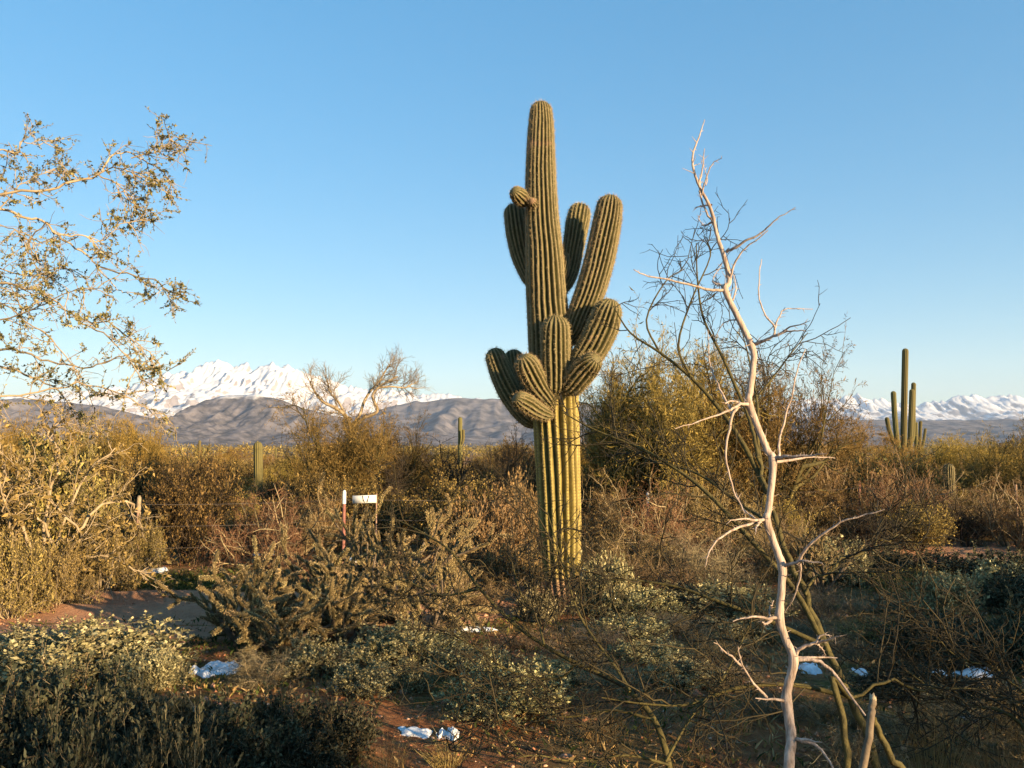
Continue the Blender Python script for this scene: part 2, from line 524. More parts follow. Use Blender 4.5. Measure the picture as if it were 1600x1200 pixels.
def ridge_field(name, D, ctrl, x_px, Wf, Wb, seed, mat, nx, ny, spur, amp, freq, rough=0.0, base=-3.0, power=1.25, jag=0.0):
    """A range of hills: a crest line at distance D whose height follows ctrl, spurs running down toward the plain."""
    cx = np.array([(p - 800) / F * D for p, _ in ctrl]); cz = np.array([(HORIZON - q) / F * D + CAMZ for _, q in ctrl])
    x = np.linspace((x_px[0] - 800) / F * D, (x_px[1] - 800) / F * D, nx)
    y = D + np.concatenate([np.linspace(-Wf, 0, ny, endpoint=False), np.linspace(0, Wb, max(4, ny // 4))])
    X, Y = np.meshgrid(x, y)
    wx = X + (fbm(X * freq * .7, Y * freq * .7, seed + 5, 3) - .5) * 0.5 / freq * smooth(0, 1, (D - Y) / Wf)
    crest = np.interp(wx, cx, cz)
    crest = crest * (1 + jag * (fbm(wx * freq * 5, Y * freq * 1.2, seed + 71, 5, True) - .62))
    t = np.where(Y <= D, (Y - (D - Wf)) / Wf, 1 - (Y - D) / Wb)
    t = np.clip(t, 0, 1)
    prof = t ** power
    rg = fbm(wx * freq, Y * freq * spur, seed, 6, True)
    rg2 = fbm(X * freq * 3.1, Y * freq * 3.1, seed + 40, 5)
    edge = smooth(0, .06, (X - x[0]) / (x[-1] - x[0])) * smooth(0, .06, (x[-1] - X) / (x[-1] - x[0]))
    z = crest * prof * (1 - amp * (1 - rg) * 2.0 * np.sqrt(np.clip(1 - t * .995, 0, 1)))
    z = z + crest * rough * (rg2 - .5) * smooth(0, .5, t)
    z = z * edge + base
    return link(name, grid_mesh(name, X, Y, z, mat))

snow_peaks = [(-500, 660), (-200, 640), (-50, 630), (60, 612), (150, 604), (200, 600), (240, 588), (270, 580), (300, 576), (318, 569), (335, 566), (350, 569), (372, 565),
              (395, 572), (412, 566), (425, 563), (440, 567), (455, 575), (480, 583), (510, 588), (540, 596), (580, 600), (620, 606), (660, 611), (700, 616), (760, 622), (900, 640), (1100, 660)]
o = ridge_field('snow_mountains', 7000, snow_peaks, (-700, 1150), 2300, 1600, 21, hill_mat('snowy_rock', (.22, .19, .19), (.34, .30, .29), 230, 80, 0.008, 1500), 720, 120, 0.42, 0.42, 1 / 420., 0.15, power=1.1, jag=.15)
tag(o, 'rugged snow covered mountain range on the horizon', kind='structure')
right_peaks = [(900, 680), (1100, 640), (1200, 628), (1270, 622), (1310, 622), (1340, 617), (1365, 622), (1400, 626), (1440, 630), (1470, 626), (1500, 620), (1525, 617), (1550, 619), (1575, 615), (1600, 621), (1640, 624), (1700, 630), (1800, 640), (2000, 660)]
o = ridge_field('far_snow_mountains', 9500, right_peaks, (900, 2100), 2400, 1500, 33, hill_mat('far_snowy_rock', (.10, .10, .12), (.20, .19, .21), 380, 110, 0.004, 1200), 440, 80, 0.4, 0.40, 1 / 450., 0.16, power=1.1, jag=.18)
tag(o, 'far blue mountains dusted with snow', kind='structure')
mesa = [(300, 670), (500, 655), (570, 645), (600, 636), (622, 628), (650, 622), (690, 620), (720, 621), (790, 621), (860, 623), (950, 628), (1060, 640), (1200, 650), (1300, 652), (1450, 655), (1600, 652), (1800, 660)]
o = ridge_field('mesa_hills', 4300, mesa, (250, 2000), 1700, 900, 52, hill_mat('mesa_scrub', (.060, .055, .056), (.18, .158, .156), 330, 25, 0.012), 520, 110, 0.32, 0.70, 1 / 230., 0.06, power=1.35)
tag(o, 'long flat topped brown hills below the snow', kind='structure')
near_h = [(-600, 650), (-300, 632), (-100, 622), (20, 618), (70, 622), (140, 630), (200, 642), (235, 650), (262, 652), (290, 638), (320, 620), (345, 614), (375, 612), (400, 614), (425, 616), (445, 622), (475, 632), (520, 645), (580, 655), (640, 668), (720, 682), (800, 695)]
o = ridge_field('foothills', 2900, near_h, (-700, 820), 1150, 500, 64, hill_mat('foothill_scrub', (.055, .050, .052), (.175, .152, .150), 172, 16, 0.02), 640, 130, 0.34, 0.80, 1 / 170., 0.06, power=1.3)
tag(o, 'rolling brown foothills with a snow dusted top', kind='structure')

# ------------------------------------------------------------------ haze: the air between here and the mountains
def haze_box():
    x0, y0, z0, x1, y1, z1 = -12500, -12500, -5.0, 12500, 12600, 880
    g = Geo()
    v = [(x0, y0, z0), (x1, y0, z0), (x1, y1, z0), (x0, y1, z0), (x0, y0, z1), (x1, y0, z1), (x1, y1, z1), (x0, y1, z1)]
    g.add(v, [(0, 3, 2, 1), (4, 5, 6, 7), (0, 1, 5, 4), (1, 2, 6, 5), (2, 3, 7, 6), (3, 0, 4, 7)])
    m = bpy.data.materials.new('thin_air'); m.use_nodes = True
    nt = m.node_tree; nt.nodes.clear()
    o = nt.nodes.new('ShaderNodeOutputMaterial'); p = nt.nodes.new('ShaderNodeVolumePrincipled')
    p.inputs['Color'].default_value = (.56, .70, .98, 1); p.inputs['Density'].default_value = 6.0e-5
    p.inputs['Anisotropy'].default_value = 0.0
    nt.links.new(p.outputs[0], o.inputs['Volume'])
    h = link('haze', g.mesh('haze', m))
    tag(h, 'thin blue air haze over the plain', kind='stuff')
haze_box()

# ------------------------------------------------------------------ saguaro builder
def ribbed(P, R, n1, depth, n2=None, blend=None, wob=0.05, seed=1, spacing=0.032, spl=0.04, per=6, age=None, cork=None, spine_w=0.0016, sub=6):
    """Ribbed cactus stem along P with radius R; returns skin mesh, spine mesh."""
    K = len(P)
    T = norm(np.gradient(P, axis=0))
    U = np.zeros_like(P); u0 = norm(np.cross(T[0], [0.31, 0.95, 0.02]))
    for k in range(K):
        u0 = norm(u0 - T[k] * np.dot(u0, T[k])); U[k] = u0
    V = np.cross(T, U)
    sides = n1 * sub if n2 is None else 150
    th = np.arange(sides) * 2 * math.pi / sides
    s = np.concatenate([[0], np.cumsum(np.linalg.norm(np.diff(P, axis=0), axis=1))])
    tw = wob * (fbm(s * 1.7, s * 0 + seed, seed, 3) - .5) * 2
    lw = 0.06 * (vnoise(s[:, None] * 2.3, th[None] * n1 / (2 * math.pi) + 0 * s[:, None], seed + 3) - .5)
    A = th[None] + tw[:, None] + lw
    def prof(n):
        return np.abs(np.cos(A * n / 2)) ** 0.9
    c = prof(n1)
    if n2 is not None:
        w = blend[:, None]; c = c * (1 - w) + prof(n2) * w
    dk = np.minimum(1, 1.0 * R / R.max())[:, None]
    lump = 1 + 0.03 * (fbm(s[:, None] * 2.2, np.cos(th)[None] * 1.2 + seed + 2 * np.sin(th)[None], seed + 9, 3) - .5)
    rad = R[:, None] * lump * (1 - depth * dk + depth * dk * c)
    pos = P[:, None] + rad[..., None] * (np.cos(th)[None, :, None] * U[:, None] + np.sin(th)[None, :, None] * V[:, None])
    g = Geo()
    k = np.arange(K - 1)[:, None] * sides; j = np.arange(sides)[None]; j2 = (j + 1) % sides
    g.add(pos, np.stack([k + j, k + j2, k + sides + j2, k + sides + j], -1))
    g.t.append(np.array([[(K - 1) * sides, (K - 1) * sides + q, (K - 1) * sides + q + 1] for q in range(1, sides - 1)]))
    one = np.ones((1, sides))
    ag = (np.zeros(K) if age is None else age)[:, None] * one
    ck = (np.zeros(K) if cork is None else cork)[:, None] * one
    rib = np.clip((c - .70) / .28, 0, 1) * 0.85
    skin = g.mesh('saguaro_skin', M['cactus'], True, {'rib': rib.ravel(), 'areole': np.clip((c - .93) / .05, 0, 1).ravel(), 'age': ag.ravel(), 'cork': ck.ravel()})
    # spines: bunches standing on the ridges
    n_a = max(2, int(s[-1] / spacing))
    sa = (np.arange(n_a) + .5) / n_a * s[-1]
    def spines(n, keep):
        idx = np.arange(n)
        Sg, Ig = np.meshgrid(sa, idx, indexing='ij')
        Sg = Sg + rng.uniform(-.2, .2, Sg.shape) * spacing
        if keep is not None:
            pk = np.interp(Sg, s, keep); m = rng.random(Sg.shape) < pk
            Sg, Ig = Sg[m], Ig[m]
        Sg, Ig = Sg.ravel(), Ig.ravel()
        k = np.clip(np.searchsorted(s, Sg) - 1, 0, K - 2); f = ((Sg - s[k]) / (s[k + 1] - s[k]))[:, None]
        mx = lambda a: a[k] * (1 - f) + a[k + 1] * f
        a0 = Ig * 2 * math.pi / n - np.interp(Sg, s, tw)
        a0 = a0 - 0.06 * (vnoise(Sg * 2.3, a0 * n1 / (2 * math.pi), seed + 3) - .5)
        Nn = norm(np.cos(a0)[:, None] * mx(U) + np.sin(a0)[:, None] * mx(V))
        B = mx(P) + Nn * (np.interp(Sg, s, R)[:, None] * 0.985)
        Tt = norm(mx(T)); Sd = np.cross(Tt, Nn)
        # outward near the tip
        dR = np.interp(Sg, s, np.gradient(R, s)); Nn = norm(Nn + Tt * np.clip(-dR, 0, 3)[:, None])
        B = np.repeat(B, per, 0); Nn = np.repeat(Nn, per, 0); Tt = np.repeat(Tt, per, 0); Sd = np.repeat(Sd, per, 0)
        q = len(B)
        d = norm(Nn * rng.uniform(.3, 1.1, (q, 1)) + Tt * rng.normal(-.1, .7, (q, 1)) + Sd * rng.normal(0, .7, (q, 1)))
        wv = norm(np.cross(d, rng.normal(0, 1, (q, 3)))) * spine_w
        L = (spl * rng.uniform(.45, 1.15, (q, 1)))
        old = np.repeat(np.interp(Sg, s, ag[:, 0]), per)[:, None]
        L = L * (1 - .45 * old)
        return np.stack([B - wv, B + wv, B + d * L], 1)
    h = Geo()
    if n2 is None: h.tris(spines(n1, None))
    else:
        h.tris(spines(n1, 1 - blend)); h.tris(spines(n2, blend))
    return skin, h.mesh('saguaro_spines', M['spine'])

def dome(P, R, n_tip=9):
    """Close a stem with a rounded tip."""
    d = norm(P[-1] - P[-2]); r = R[-1]
    a = np.linspace(0, math.pi / 2 * .985, n_tip + 1)[1:]
    return np.vstack([P, P[-1] + d[None] * (np.sin(a) * r)[:, None]]), np.concatenate([R, r * np.cos(a)])

SD = 9.5
def sag_stem(pts, rr, off0, off1, n, depth, parent, name, seed, base_pinch=0.42, samples=60, spl=0.042):
    """Arm given as photograph pixels (base to tip centre of the dome) at a depth offset from the trunk."""
    m = len(pts); ds = SD + np.linspace(off0, off1, m)
    w = np.array([W(x, y, d) for (x, y), d in zip(pts, ds)]); P = spline(w, samples)
    R = np.interp(np.linspace(0, 1, samples), np.linspace(0, 1, len(rr)), rr) * SD / F
    R = R * (base_pinch + (1 - base_pinch) * smooth(0, .22, np.linspace(0, 1, samples)))
    P, R = dome(P, R)
    sk, sp = ribbed(P, R, n, depth, seed=seed, spl=spl, wob=.06)
    a = link(name, sk, parent); s = link('spines', sp, a); s['kind'] = 'stuff'
    return a

base = W(880, 945, SD); base[2] = float(gz(base[0], SD))
sag = empty('saguaro_cactus', (0, 0, 0), 'tall many armed saguaro cactus standing alone in the clearing', 'cactus')
ty = np.array([955, 935, 915, 880, 820, 750, 700, 650, 612, 560, 500, 440, 400, 340, 300, 260, 220, 195, 176])
tl = np.array([856, 857, 853, 848.5, 842, 838, 835, 832, 829, 826, 823.5, 821, 820.5, 820, 820, 821, 823, 825, 827])
tr = np.array([905, 905, 907, 907, 908, 907, 906, 905, 904, 896, 890, 884, 881, 874, 871, 869, 867, 866, 863.5])
cxs, rad = (tl + tr) / 2, (tr - tl) / 2 * SD / F
w = np.array([W(x, y, SD) for x, y in zip(cxs, ty)])
P = spline(w, 260); R = np.interp(np.linspace(0, 1, 260), np.linspace(0, 1, len(rad)), rad)
P[:, 2] += (base[2] - 0.08 - P[0, 2]) * np.linspace(1, 0, 260) ** 6
P, R = dome(P, R, 12)
zz = P[:, 2]
z_sw = W(868, 606, SD)[2]
blend = smooth(z_sw - .03, z_sw + .12, zz)
age = (1 - smooth(z_sw - .02, z_sw + .35, zz)) * 0.95
zc = W(868, 896, SD)[2]
cork = 1 - smooth(zc - .12, zc + .06, zz)
sk, sp = ribbed(P, R, 17, .34, 22, blend, wob=.05, seed=4, age=age, cork=cork, spl=.040, per=6)
tk = link('trunk', sk, sag); s = link('spines', sp, tk); s['kind'] = 'stuff'
sag_arms = [
    # pts base->tip centre, radii px, depth offsets, ribs, name
    ([(880, 545), (897, 520), (908, 492), (924, 450), (938, 400), (948, 350), (952, 325)], [17, 20, 22, 24, 24, 23, 21], -.05, -.14, 20, 'arm'),
    ([(872, 470), (884, 440), (890, 420), (896, 385), (902, 350), (905, 334)], [12, 14, 16, 18, 20, 19], .10, .55, 17, 'arm'),
    ([(838, 455), (826, 430), (816, 400), (809, 365), (805, 335)], [11, 14, 18, 20, 19], .15, .42, 17, 'arm'),
    ([(880, 610), (897, 590), (914, 562), (930, 535), (942, 510), (949, 489)], [18, 22, 24, 25, 25, 22], -.22, -.42, 18, 'arm'),
    ([(880, 612), (894, 602), (905, 588), (916, 575), (923, 568)], [15, 18, 20, 20, 17], -.28, -.55, 15, 'arm'),
    ([(868, 622), (868, 600), (868, 570), (868, 540), (868, 515)], [17, 21, 23, 23, 22], -.26, -.40, 17, 'arm'),
    ([(868, 640), (855, 622), (842, 605), (832, 588), (824, 572)], [11, 15, 18, 20, 19], -.22, -.46, 15, 'arm'),
    ([(864, 650), (850, 646), (836, 639), (824, 631), (815, 626)], [10, 12, 14, 15, 14], -.24, -.48, 13, 'arm'),
    ([(848, 668), (830, 656), (815, 640), (797, 612), (784, 585), (775, 560)], [12, 15, 18, 20, 19, 17], .05, .16, 16, 'arm'),
    ([(850, 650), (832, 632), (817, 610), (807, 585), (803, 562)], [12, 15, 17, 18, 17], .12, .36, 15, 'arm'),
    ([(824, 322), (818, 314), (812, 307), (808, 303)], [8, 12, 14, 12], -.14, -.30, 13, 'bud'),
    ([(836, 320), (834, 318), (832, 316)], [5, 7, 7], -.20, -.28, 11, 'bud'),
    ([(872, 440), (878, 425), (882, 412), (884, 402)], [9, 11, 9, 6], .02, .10, 12, 'bud'),
]
for i, (pts, rr, a, b, n, nm) in enumerate(sag_arms):
    sag_stem(pts, rr, a, b, n, .33, sag, nm, 20 + i * 3, samples=60 if nm == 'arm' else 26, spl=.042 if nm == 'arm' else .03)

# ------------------------------------------------------------------ distant saguaros (own arms, no spines)
def far_saguaro(px, base_py, depth, stems, label, group=None):
    """stems: list of photograph polylines (base to tip) with radius px; the first is the trunk."""
    x = (px - 800) / F * depth
    root = empty('distant_saguaro', (x, depth, 0), label, 'cactus', group)
    for k, (pts, r, off) in enumerate(stems):
        w = np.array([W(a, b, depth + off) for a, b in pts]); 
        P = spline(w, 26)
        if k == 0: P[0, 2] = -0.1; P[:8, 2] = np.linspace(-.1, P[8, 2], 9)[:8]
        R = np.full(26, r * depth / F) * (0.8 + .2 * smooth(0, .2, np.linspace(0, 1, 26)))
        P, R = dome(P, R, 6)
        n = 13; sides = n * 4; th = np.arange(sides) * 2 * math.pi / sides
        c = np.abs(np.cos(th * n / 2))
        T = norm(np.gradient(P, axis=0)); U = norm(np.cross(T, [0.3, 0.95, 0.1])); V = np.cross(T, U)
        pos = P[:, None] + (R[:, None] * (.76 + .24 * c))[..., None] * (np.cos(th)[None, :, None] * U[:, None] + np.sin(th)[None, :, None] * V[:, None])
        pos = pos - np.array([x, depth, 0])
        g = Geo(); K = len(P)
        kk = np.arange(K - 1)[:, None] * sides; j = np.arange(sides)[None]; j2 = (j + 1) % sides
        g.add(pos, np.stack([kk + j, kk + j2, kk + sides + j2, kk + sides + j], -1))
        g.t.append(np.array([[(K - 1) * sides, (K - 1) * sides + q, (K - 1) * sides + q + 1] for q in range(1, sides - 1)]))
        link('trunk' if k == 0 else 'arm', g.mesh('distant_saguaro_stem', M['farcactus'], True), root)
    return root

far_saguaro(1413, 740, 32, [
    ([(1413, 740), (1412, 690), (1413, 620), (1414.5, 549)], 4.8, 0),
    ([(1408, 705), (1402, 690), (1398, 650), (1396, 615)], 4.0, -.3),
    ([(1404, 700), (1396, 690), (1389, 670), (1386, 655)], 3.4, .7),
    ([(1418, 705), (1422, 690), (1424, 640), (1425, 612)], 4.0, -.5),
    ([(1420, 700), (1426, 680), (1427, 630), (1427.5, 601)], 3.6, .4)],
    'tall saguaro with four long upright arms on the right skyline', 'distant saguaros')
for px, ty_, r, d in ((1432, 662, 2.6, 40), (1439, 658, 2.2, 44), (1446, 669, 2.2, 48)):
    pass
far_saguaro(1436, 735, 42, [([(1432, 735), (1431.5, 700), (1431, 662)], 2.8, 0), ([(1434, 705), (1437, 690), (1438.5, 660)], 2.4, -.3), ([(1436, 705), (1442, 695), (1446, 671)], 2.1, .3)],
            'short cluster of saguaro stems just right of the tall right skyline saguaro', 'distant saguaros')
far_saguaro(403, 780, 24, [([(405, 790), (404, 750), (403, 697)], 7.0, 0)], 'stout armless saguaro column among brown scrub on the left', 'distant saguaros')
far_saguaro(719, 730, 38, [([(719, 735), (719, 700), (719, 655)], 3.4, 0), ([(722, 695), (724, 685), (724, 673)], 2.2, -.3)], 'slender saguaro with one short arm between bare tree and big saguaro', 'distant saguaros')
far_saguaro(312, 730, 55, [([(312, 730), (312, 705), (312, 690)], 2.2, 0), ([(315, 712), (318, 706), (318.5, 700)], 1.4, 0)], 'tiny far saguaro with one stub arm left of the stout column', 'distant saguaros')
far_saguaro(89, 720, 34, [([(89, 730), (89, 700), (89, 676)], 2.6, 0), ([(86, 715), (82, 706), (81.5, 697)], 2.0, 0)], 'small far saguaro behind the leafy overhanging tree', 'distant saguaros')
far_saguaro(431, 715, 70, [([(431, 720), (431, 705), (431, 701)], 1.6, 0)], 'tiny far saguaro right of the stout column', 'distant saguaros')

# ------------------------------------------------------------------ plant prototypes
PROTO = {}
def proto(name, h, w, parts):
    PROTO.setdefault(name, []).append((h, w, parts))

def basal(n, spread, a_lo, a_hi, g):
    az = g.uniform(0, 2 * math.pi, n); el = np.radians(g.uniform(a_lo, a_hi, n))
    rr = spread * np.sqrt(g.random(n))
    S = np.stack([np.cos(az) * rr, np.sin(az) * rr, np.full(n, -0.03)], 1)
    D = np.stack([np.cos(az) * np.cos(el), np.sin(az) * np.cos(el), np.sin(el)], 1)
    return S, D

def dims(*arrs):
    v = np.concatenate([np.asarray(a).reshape(-1, 3) for a in arrs])
    return np.percentile(v[:, 2], 99.3), 2 * np.percentile(np.hypot(v[:, 0], v[:, 1]), 96)

def p_creosote(seed, leafmat='creosote', stemmat='dark', nl=4, lsize=.040, n0=22, lo=5):
    g = np.random.default_rng(seed)
    rnd = g.uniform(.75, 1.15)
    S, D = basal(n0, .22, lo, 84, g)
    P0, R0 = grow(S, D, g.uniform(1.0, 1.35, n0) * rnd, .016, .006, 6, .17, .03, g)
    S, D, i, t = spawn(P0, 7, .1, 1, 46, 16, g, .15)
    P1, R1 = grow(S, D, (1.15 - .55 * t) * g.uniform(.45, .8, len(S)), .007, .003, 4, .22, .02, g)
    S, D, i, t = spawn(P1, 7, .2, 1, 42, 15, g, .2)
    P2, R2 = grow(S, D, g.uniform(.16, .36, len(S)), .0035, .002, 3, .2, .03, g)
    S, D, i, t = spawn(P2, 4, .15, 1, 45, 18, g, .1)
    P3, R3 = grow(S, D, g.uniform(.06, .15, len(S)), .002, .0012, 1, .2, 0, g)
    st = Geo()
    st.tubes(P0, R0, 5); st.tubes(P1, R1, 4); st.tubes(P2, R2, 3); st.tubes(P3, R3, 3)
    lf = Geo(); L = leaves(P3, nl, lsize, .48, .0, g)
    lf.quads(L)
    h, w = dims(L)
    return h, w, [('stems', st.mesh('shrub_stems', M[stemmat])), ('foliage', lf.mesh('shrub_foliage', M[leafmat]))]

def p_sage(seed, leafmat='sage', n0=50, nl=6, lsize=.031, hs=.5):
    g = np.random.default_rng(seed)
    S, D = basal(n0, .16, 4, 82, g)
    P0, R0 = grow(S, D, hs * g.uniform(.55, 1.0, n0), .007, .003, 5, .2, .06, g)
    S, D, i, t = spawn(P0, 7, .2, 1, 50, 18, g, .2)
    P1, R1 = grow(S, D, hs * g.uniform(.2, .45, len(S)), .003, .0018, 4, .2, .08, g)
    S, D, i, t = spawn(P1, 5, .15, .95, 50, 16, g, .2)
    P2, R2 = grow(S, D, hs * g.uniform(.12, .26, len(S)), .002, .0012, 2, .14, .15, g)
    st = Geo(); st.tubes(P0, R0, 4); st.tubes(P1, R1, 3); st.tubes(P2, R2, 3)
    lf = Geo(); L = np.concatenate([leaves(P2, nl, lsize, .55, .0, g, .6), leaves(P1[:, -2:], 6, lsize, .55, 0, g, .7)])
    lf.quads(L)
    h, w = dims(L)
    return h, w, [('stems', st.mesh('shrub_stems', M['grey'])), ('foliage', lf.mesh('shrub_foliage', M[leafmat]))]

def p_twig(seed, mat='brown', leafmat='goldleaf', nl=1, n0=22):
    g = np.random.default_rng(seed)
    S, D = basal(n0, .35, 12, 80, g)
    P0, R0 = grow(S, D, g.uniform(.7, 1.35, n0), .019, .007, 6, .20, .04, g)
    S, D, i, t = spawn(P0, 7, .15, 1, 55, 18, g, .12)
    P1, R1 = grow(S, D, g.uniform(.3, .65, len(S)), .009, .004, 4, .28, .02, g)
    S, D, i, t = spawn(P1, 7, .1, 1, 58, 20, g, .06)
    P2, R2 = grow(S, D, g.uniform(.12, .32, len(S)), .0036, .0022, 3, .28, 0, g)
    S, D, i, t = spawn(P2, 4, .1, 1, 60, 20, g)
    P3, R3 = grow(S, D, g.uniform(.05, .13, len(S)), .0024, .0014, 1, .2, 0, g)
    st = Geo(); st.tubes(P0, R0, 5); st.tubes(P1, R1, 4)
    tw = Geo(); tw.tubes(P2, R2, 3); tw.tubes(P3, R3, 3)
    parts = [('stems', st.mesh('shrub_stems', M['grey'])), ('twigs', tw.mesh('shrub_twigs', M[mat]))]
    if nl:
        lf = Geo(); lf.quads(leaves(P3, nl, .022, .4, .2, g)); parts.append(('foliage', lf.mesh('shrub_foliage', M[leafmat])))
    h, w = dims(P2)
    return h, w, parts

def p_goldleaf(seed):
    g = np.random.default_rng(seed)
    n0 = 26
    S, D = basal(n0, .2, 20, 85, g)
    P0, R0 = grow(S, D, g.uniform(.55, .95, n0), .011, .004, 5, .12, .07, g)
    S, D, i, t = spawn(P0, 8, .2, 1, 42, 14, g, .3)
    P1, R1 = grow(S, D, g.uniform(.2, .42, len(S)), .005, .0025, 3, .15, .1, g)
    S, D, i, t = spawn(P1, 5, .1, 1, 42, 14, g, .2)
    P2, R2 = grow(S, D, g.uniform(.08, .2, len(S)), .003, .002, 2, .15, .1, g)
    st = Geo(); st.tubes(P0, R0, 5); st.tubes(P1, R1, 3); st.tubes(P2, R2, 3)
    lf = Geo(); L = leaves(P2, 9, .042, .5, .1, g, .8); lf.quads(L)
    h, w = dims(L)
    return h, w, [('stems', st.mesh('shrub_stems', M['grey'])), ('foliage', lf.mesh('shrub_foliage', M['goldleaf']))]

def p_verde(seed, leafmat='verde', bark='olive', n0=6, dens=1.0, nl=6):
    g = np.random.default_rng(seed)
    S, D = basal(n0, .15, 32, 80, g)
    P0, R0 = grow(S, D, g.uniform(1.3, 2.2, n0), .08, .03, 7, .16, .05, g)
    S, D, i, t = spawn(P0, 6, .2, 1, 50, 14, g, .15)
    P1, R1 = grow(S, D, g.uniform(.8, 1.5, len(S)), .032, .013, 6, .17, .04, g)
    S, D, i, t = spawn(P1, 6, .25, 1, 42, 14, g, .15)
    P2, R2 = grow(S, D, g.uniform(.55, .95, len(S)), .012, .006, 5, .2, .0, g)
    S, D, i, t = spawn(P2, int(8 * dens), .15, 1, 40, 15, g, .05)
    P3, R3 = grow(S, D, g.uniform(.25, .55, len(S)), .005, .0022, 3, .2, -.01, g)
    S, D, i, t = spawn(P3, 4, .1, 1, 38, 15, g)
    P4, R4 = grow(S, D, g.uniform(.12, .28, len(S)), .0022, .0014, 2, .16, 0, g)
    tr = Geo(); tr.tubes(P0, R0, 8)
    br = Geo(); br.tubes(P1, R1, 6); br.tubes(P2, R2, 4)
    lf = Geo(); lf.tubes(P3, R3, 3); lf.tubes(P4[:, [0, 2]], R4[:, [0, 2]], 3)
    lf.quads(leaves(P4, nl, .06, .17, .0, g, .6))
    h, w = dims(P4)
    return h, w, [('trunk', tr.mesh('tree_trunk', M[bark])), ('branches', br.mesh('tree_branches', M[bark])), ('crown', lf.mesh('tree_crown', M[leafmat]))]

def p_bare(seed, mat='dark'):
    g = np.random.default_rng(seed)
    n0 = 5
    S, D = basal(n0, .15, 45, 82, g)
    P0, R0 = grow(S, D, g.uniform(1.0, 1.6, n0), .045, .02, 6, .14, .04, g)
    S, D, i, t = spawn(P0, 7, .2, 1, 45, 14, g, .2)
    P1, R1 = grow(S, D, g.uniform(.6, 1.1, len(S)), .018, .008, 5, .2, .05, g)
    S, D, i, t = spawn(P1, 7, .15, 1, 45, 16, g, .15)
    P2, R2 = grow(S, D, g.uniform(.25, .55, len(S)), .008, .004, 4, .24, .03, g)
    S, D, i, t = spawn(P2, 7, .1, 1, 45, 18, g, .05)
    P3, R3 = grow(S, D, g.uniform(.1, .28, len(S)), .004, .002, 2, .22, 0, g)
    st = Geo(); st.tubes(P0, R0, 6); st.tubes(P1, R1, 5)
    tw = Geo(); tw.tubes(P2, R2, 3); tw.tubes(P3, R3, 3)
    h, w = dims(P3)
    return h, w, [('branches', st.mesh('shrub_branches', M[mat])), ('twigs', tw.mesh('shrub_twigs', M[mat]))]

def p_grass(seed, mat='straw', n=160, h=.35):
    g = np.random.default_rng(seed)
    S, D = basal(n, .10, 40, 88, g)
    P, R = grow(S, D, h * g.uniform(.5, 1.1, n), .002, .0006, 4, .10, -.06, g)
    ge = Geo(); ge.tubes(P, R, 3)
    hh, w = dims(P)
    return hh, w, [('blades', ge.mesh('grass_blades', M[mat]))]

for sd in (1, 2, 3): proto('creosote', *p_creosote(sd))
for sd in (4, 5): proto('acaciabush', *p_creosote(sd, 'acacia', 'pale', 5, .050, 22, 2))
for sd in (7, 8, 9): proto('sage', *p_sage(sd))
proto('shadesage', *p_sage(10, 'shadesage', 60, 10, .028))
for sd in (11, 12): proto('twig', *p_twig(sd, 'brown'))
for sd in (13,): proto('redtwig', *p_twig(sd, 'red', nl=0))
for sd in (14,): proto('greytwig', *p_twig(sd, 'grey', 'sage', nl=1))
proto('goldleaf', *p_goldleaf(15))
for sd in (17, 18): proto('verde', *p_verde(sd))
PROTO['gold'] = PROTO['verde']
for sd in (21,): proto('bare', *p_bare(sd))
for sd in (23, 24): proto('drygrass', *p_grass(sd))

COUNT = {}
def place(kind, name, x, y, h, w, label, cat, group=None, rot=None, var=None, tilt=0.0, sink=0.0):
    pv = PROTO[kind]
    k = COUNT.get(kind, 0); COUNT[kind] = k + 1
    ph, pw, parts = pv[(k if var is None else var) % len(pv)]
    root = empty(name, (x, y, float(gz(x, y)) - sink), label, cat, group)
    root.rotation_euler = (random.uniform(-tilt, tilt), random.uniform(-tilt, tilt), random.uniform(0, 6.28) if rot is None else rot)
    root.scale = (w / pw, w / pw, h / ph)
    for pn, me in parts:
        o = link(pn, me, root)
        if kind == 'gold' and pn == 'crown':        # same crown mesh, golden twigs
            o.material_slots[0].link = 'OBJECT'; o.material_slots[0].material = M['gold']
    return root

def place_px(kind, name, px, depth, top, wpx, label, cat, group=None, **kw):
    x = (px - 800) / F * depth
    return place(kind, name, x, depth, max(.15, top_z(top, depth)), wpx / F * depth, label, cat, group, **kw)

# ------------------------------------------------------------------ named plants, from the far scrub to the near ground
PV = 'palo_verde_tree'
place_px('verde', PV, 1060, 15.0, 535, 350, 'large olive palo verde tree right behind the tall saguaro', 'tree', rot=.4, var=0)
place_px('verde', PV, 1180, 15.8, 552, 310, 'palo verde tree whose crown ends the big thicket at the right', 'tree', rot=2.1, var=0)
place_px('gold', PV, 960, 16.4, 585, 200, 'lower palo verde filling the gap beside the saguaro arms', 'tree', rot=4.0, var=0)
place_px('verde', PV, 548, 17.4, 628, 250, 'dark crowned palo verde under the bleached bare treetop', 'tree', rot=1.2, var=1)
place_px('gold', PV, 190, 21, 648, 170, 'golden fuzzy palo verde behind the leafy branches', 'tree', rot=3.3, var=0)
place_px('gold', PV, 1340, 24, 660, 190, 'golden palo verde left of the right skyline saguaro', 'tree', rot=5.0, var=1)
place_px('gold', PV, 1500, 25, 680, 170, 'low golden palo verde right of the skyline saguaro', 'tree', rot=.9, var=0)
place_px('verde', PV, 1620, 17, 640, 200, 'greyish palo verde cut by the right picture edge', 'tree', rot=2.6, var=1)
place_px('gold', PV, 30, 16, 640, 210, 'golden palo verde behind the leafy tree at the left edge', 'tree', rot=1.9, var=1)
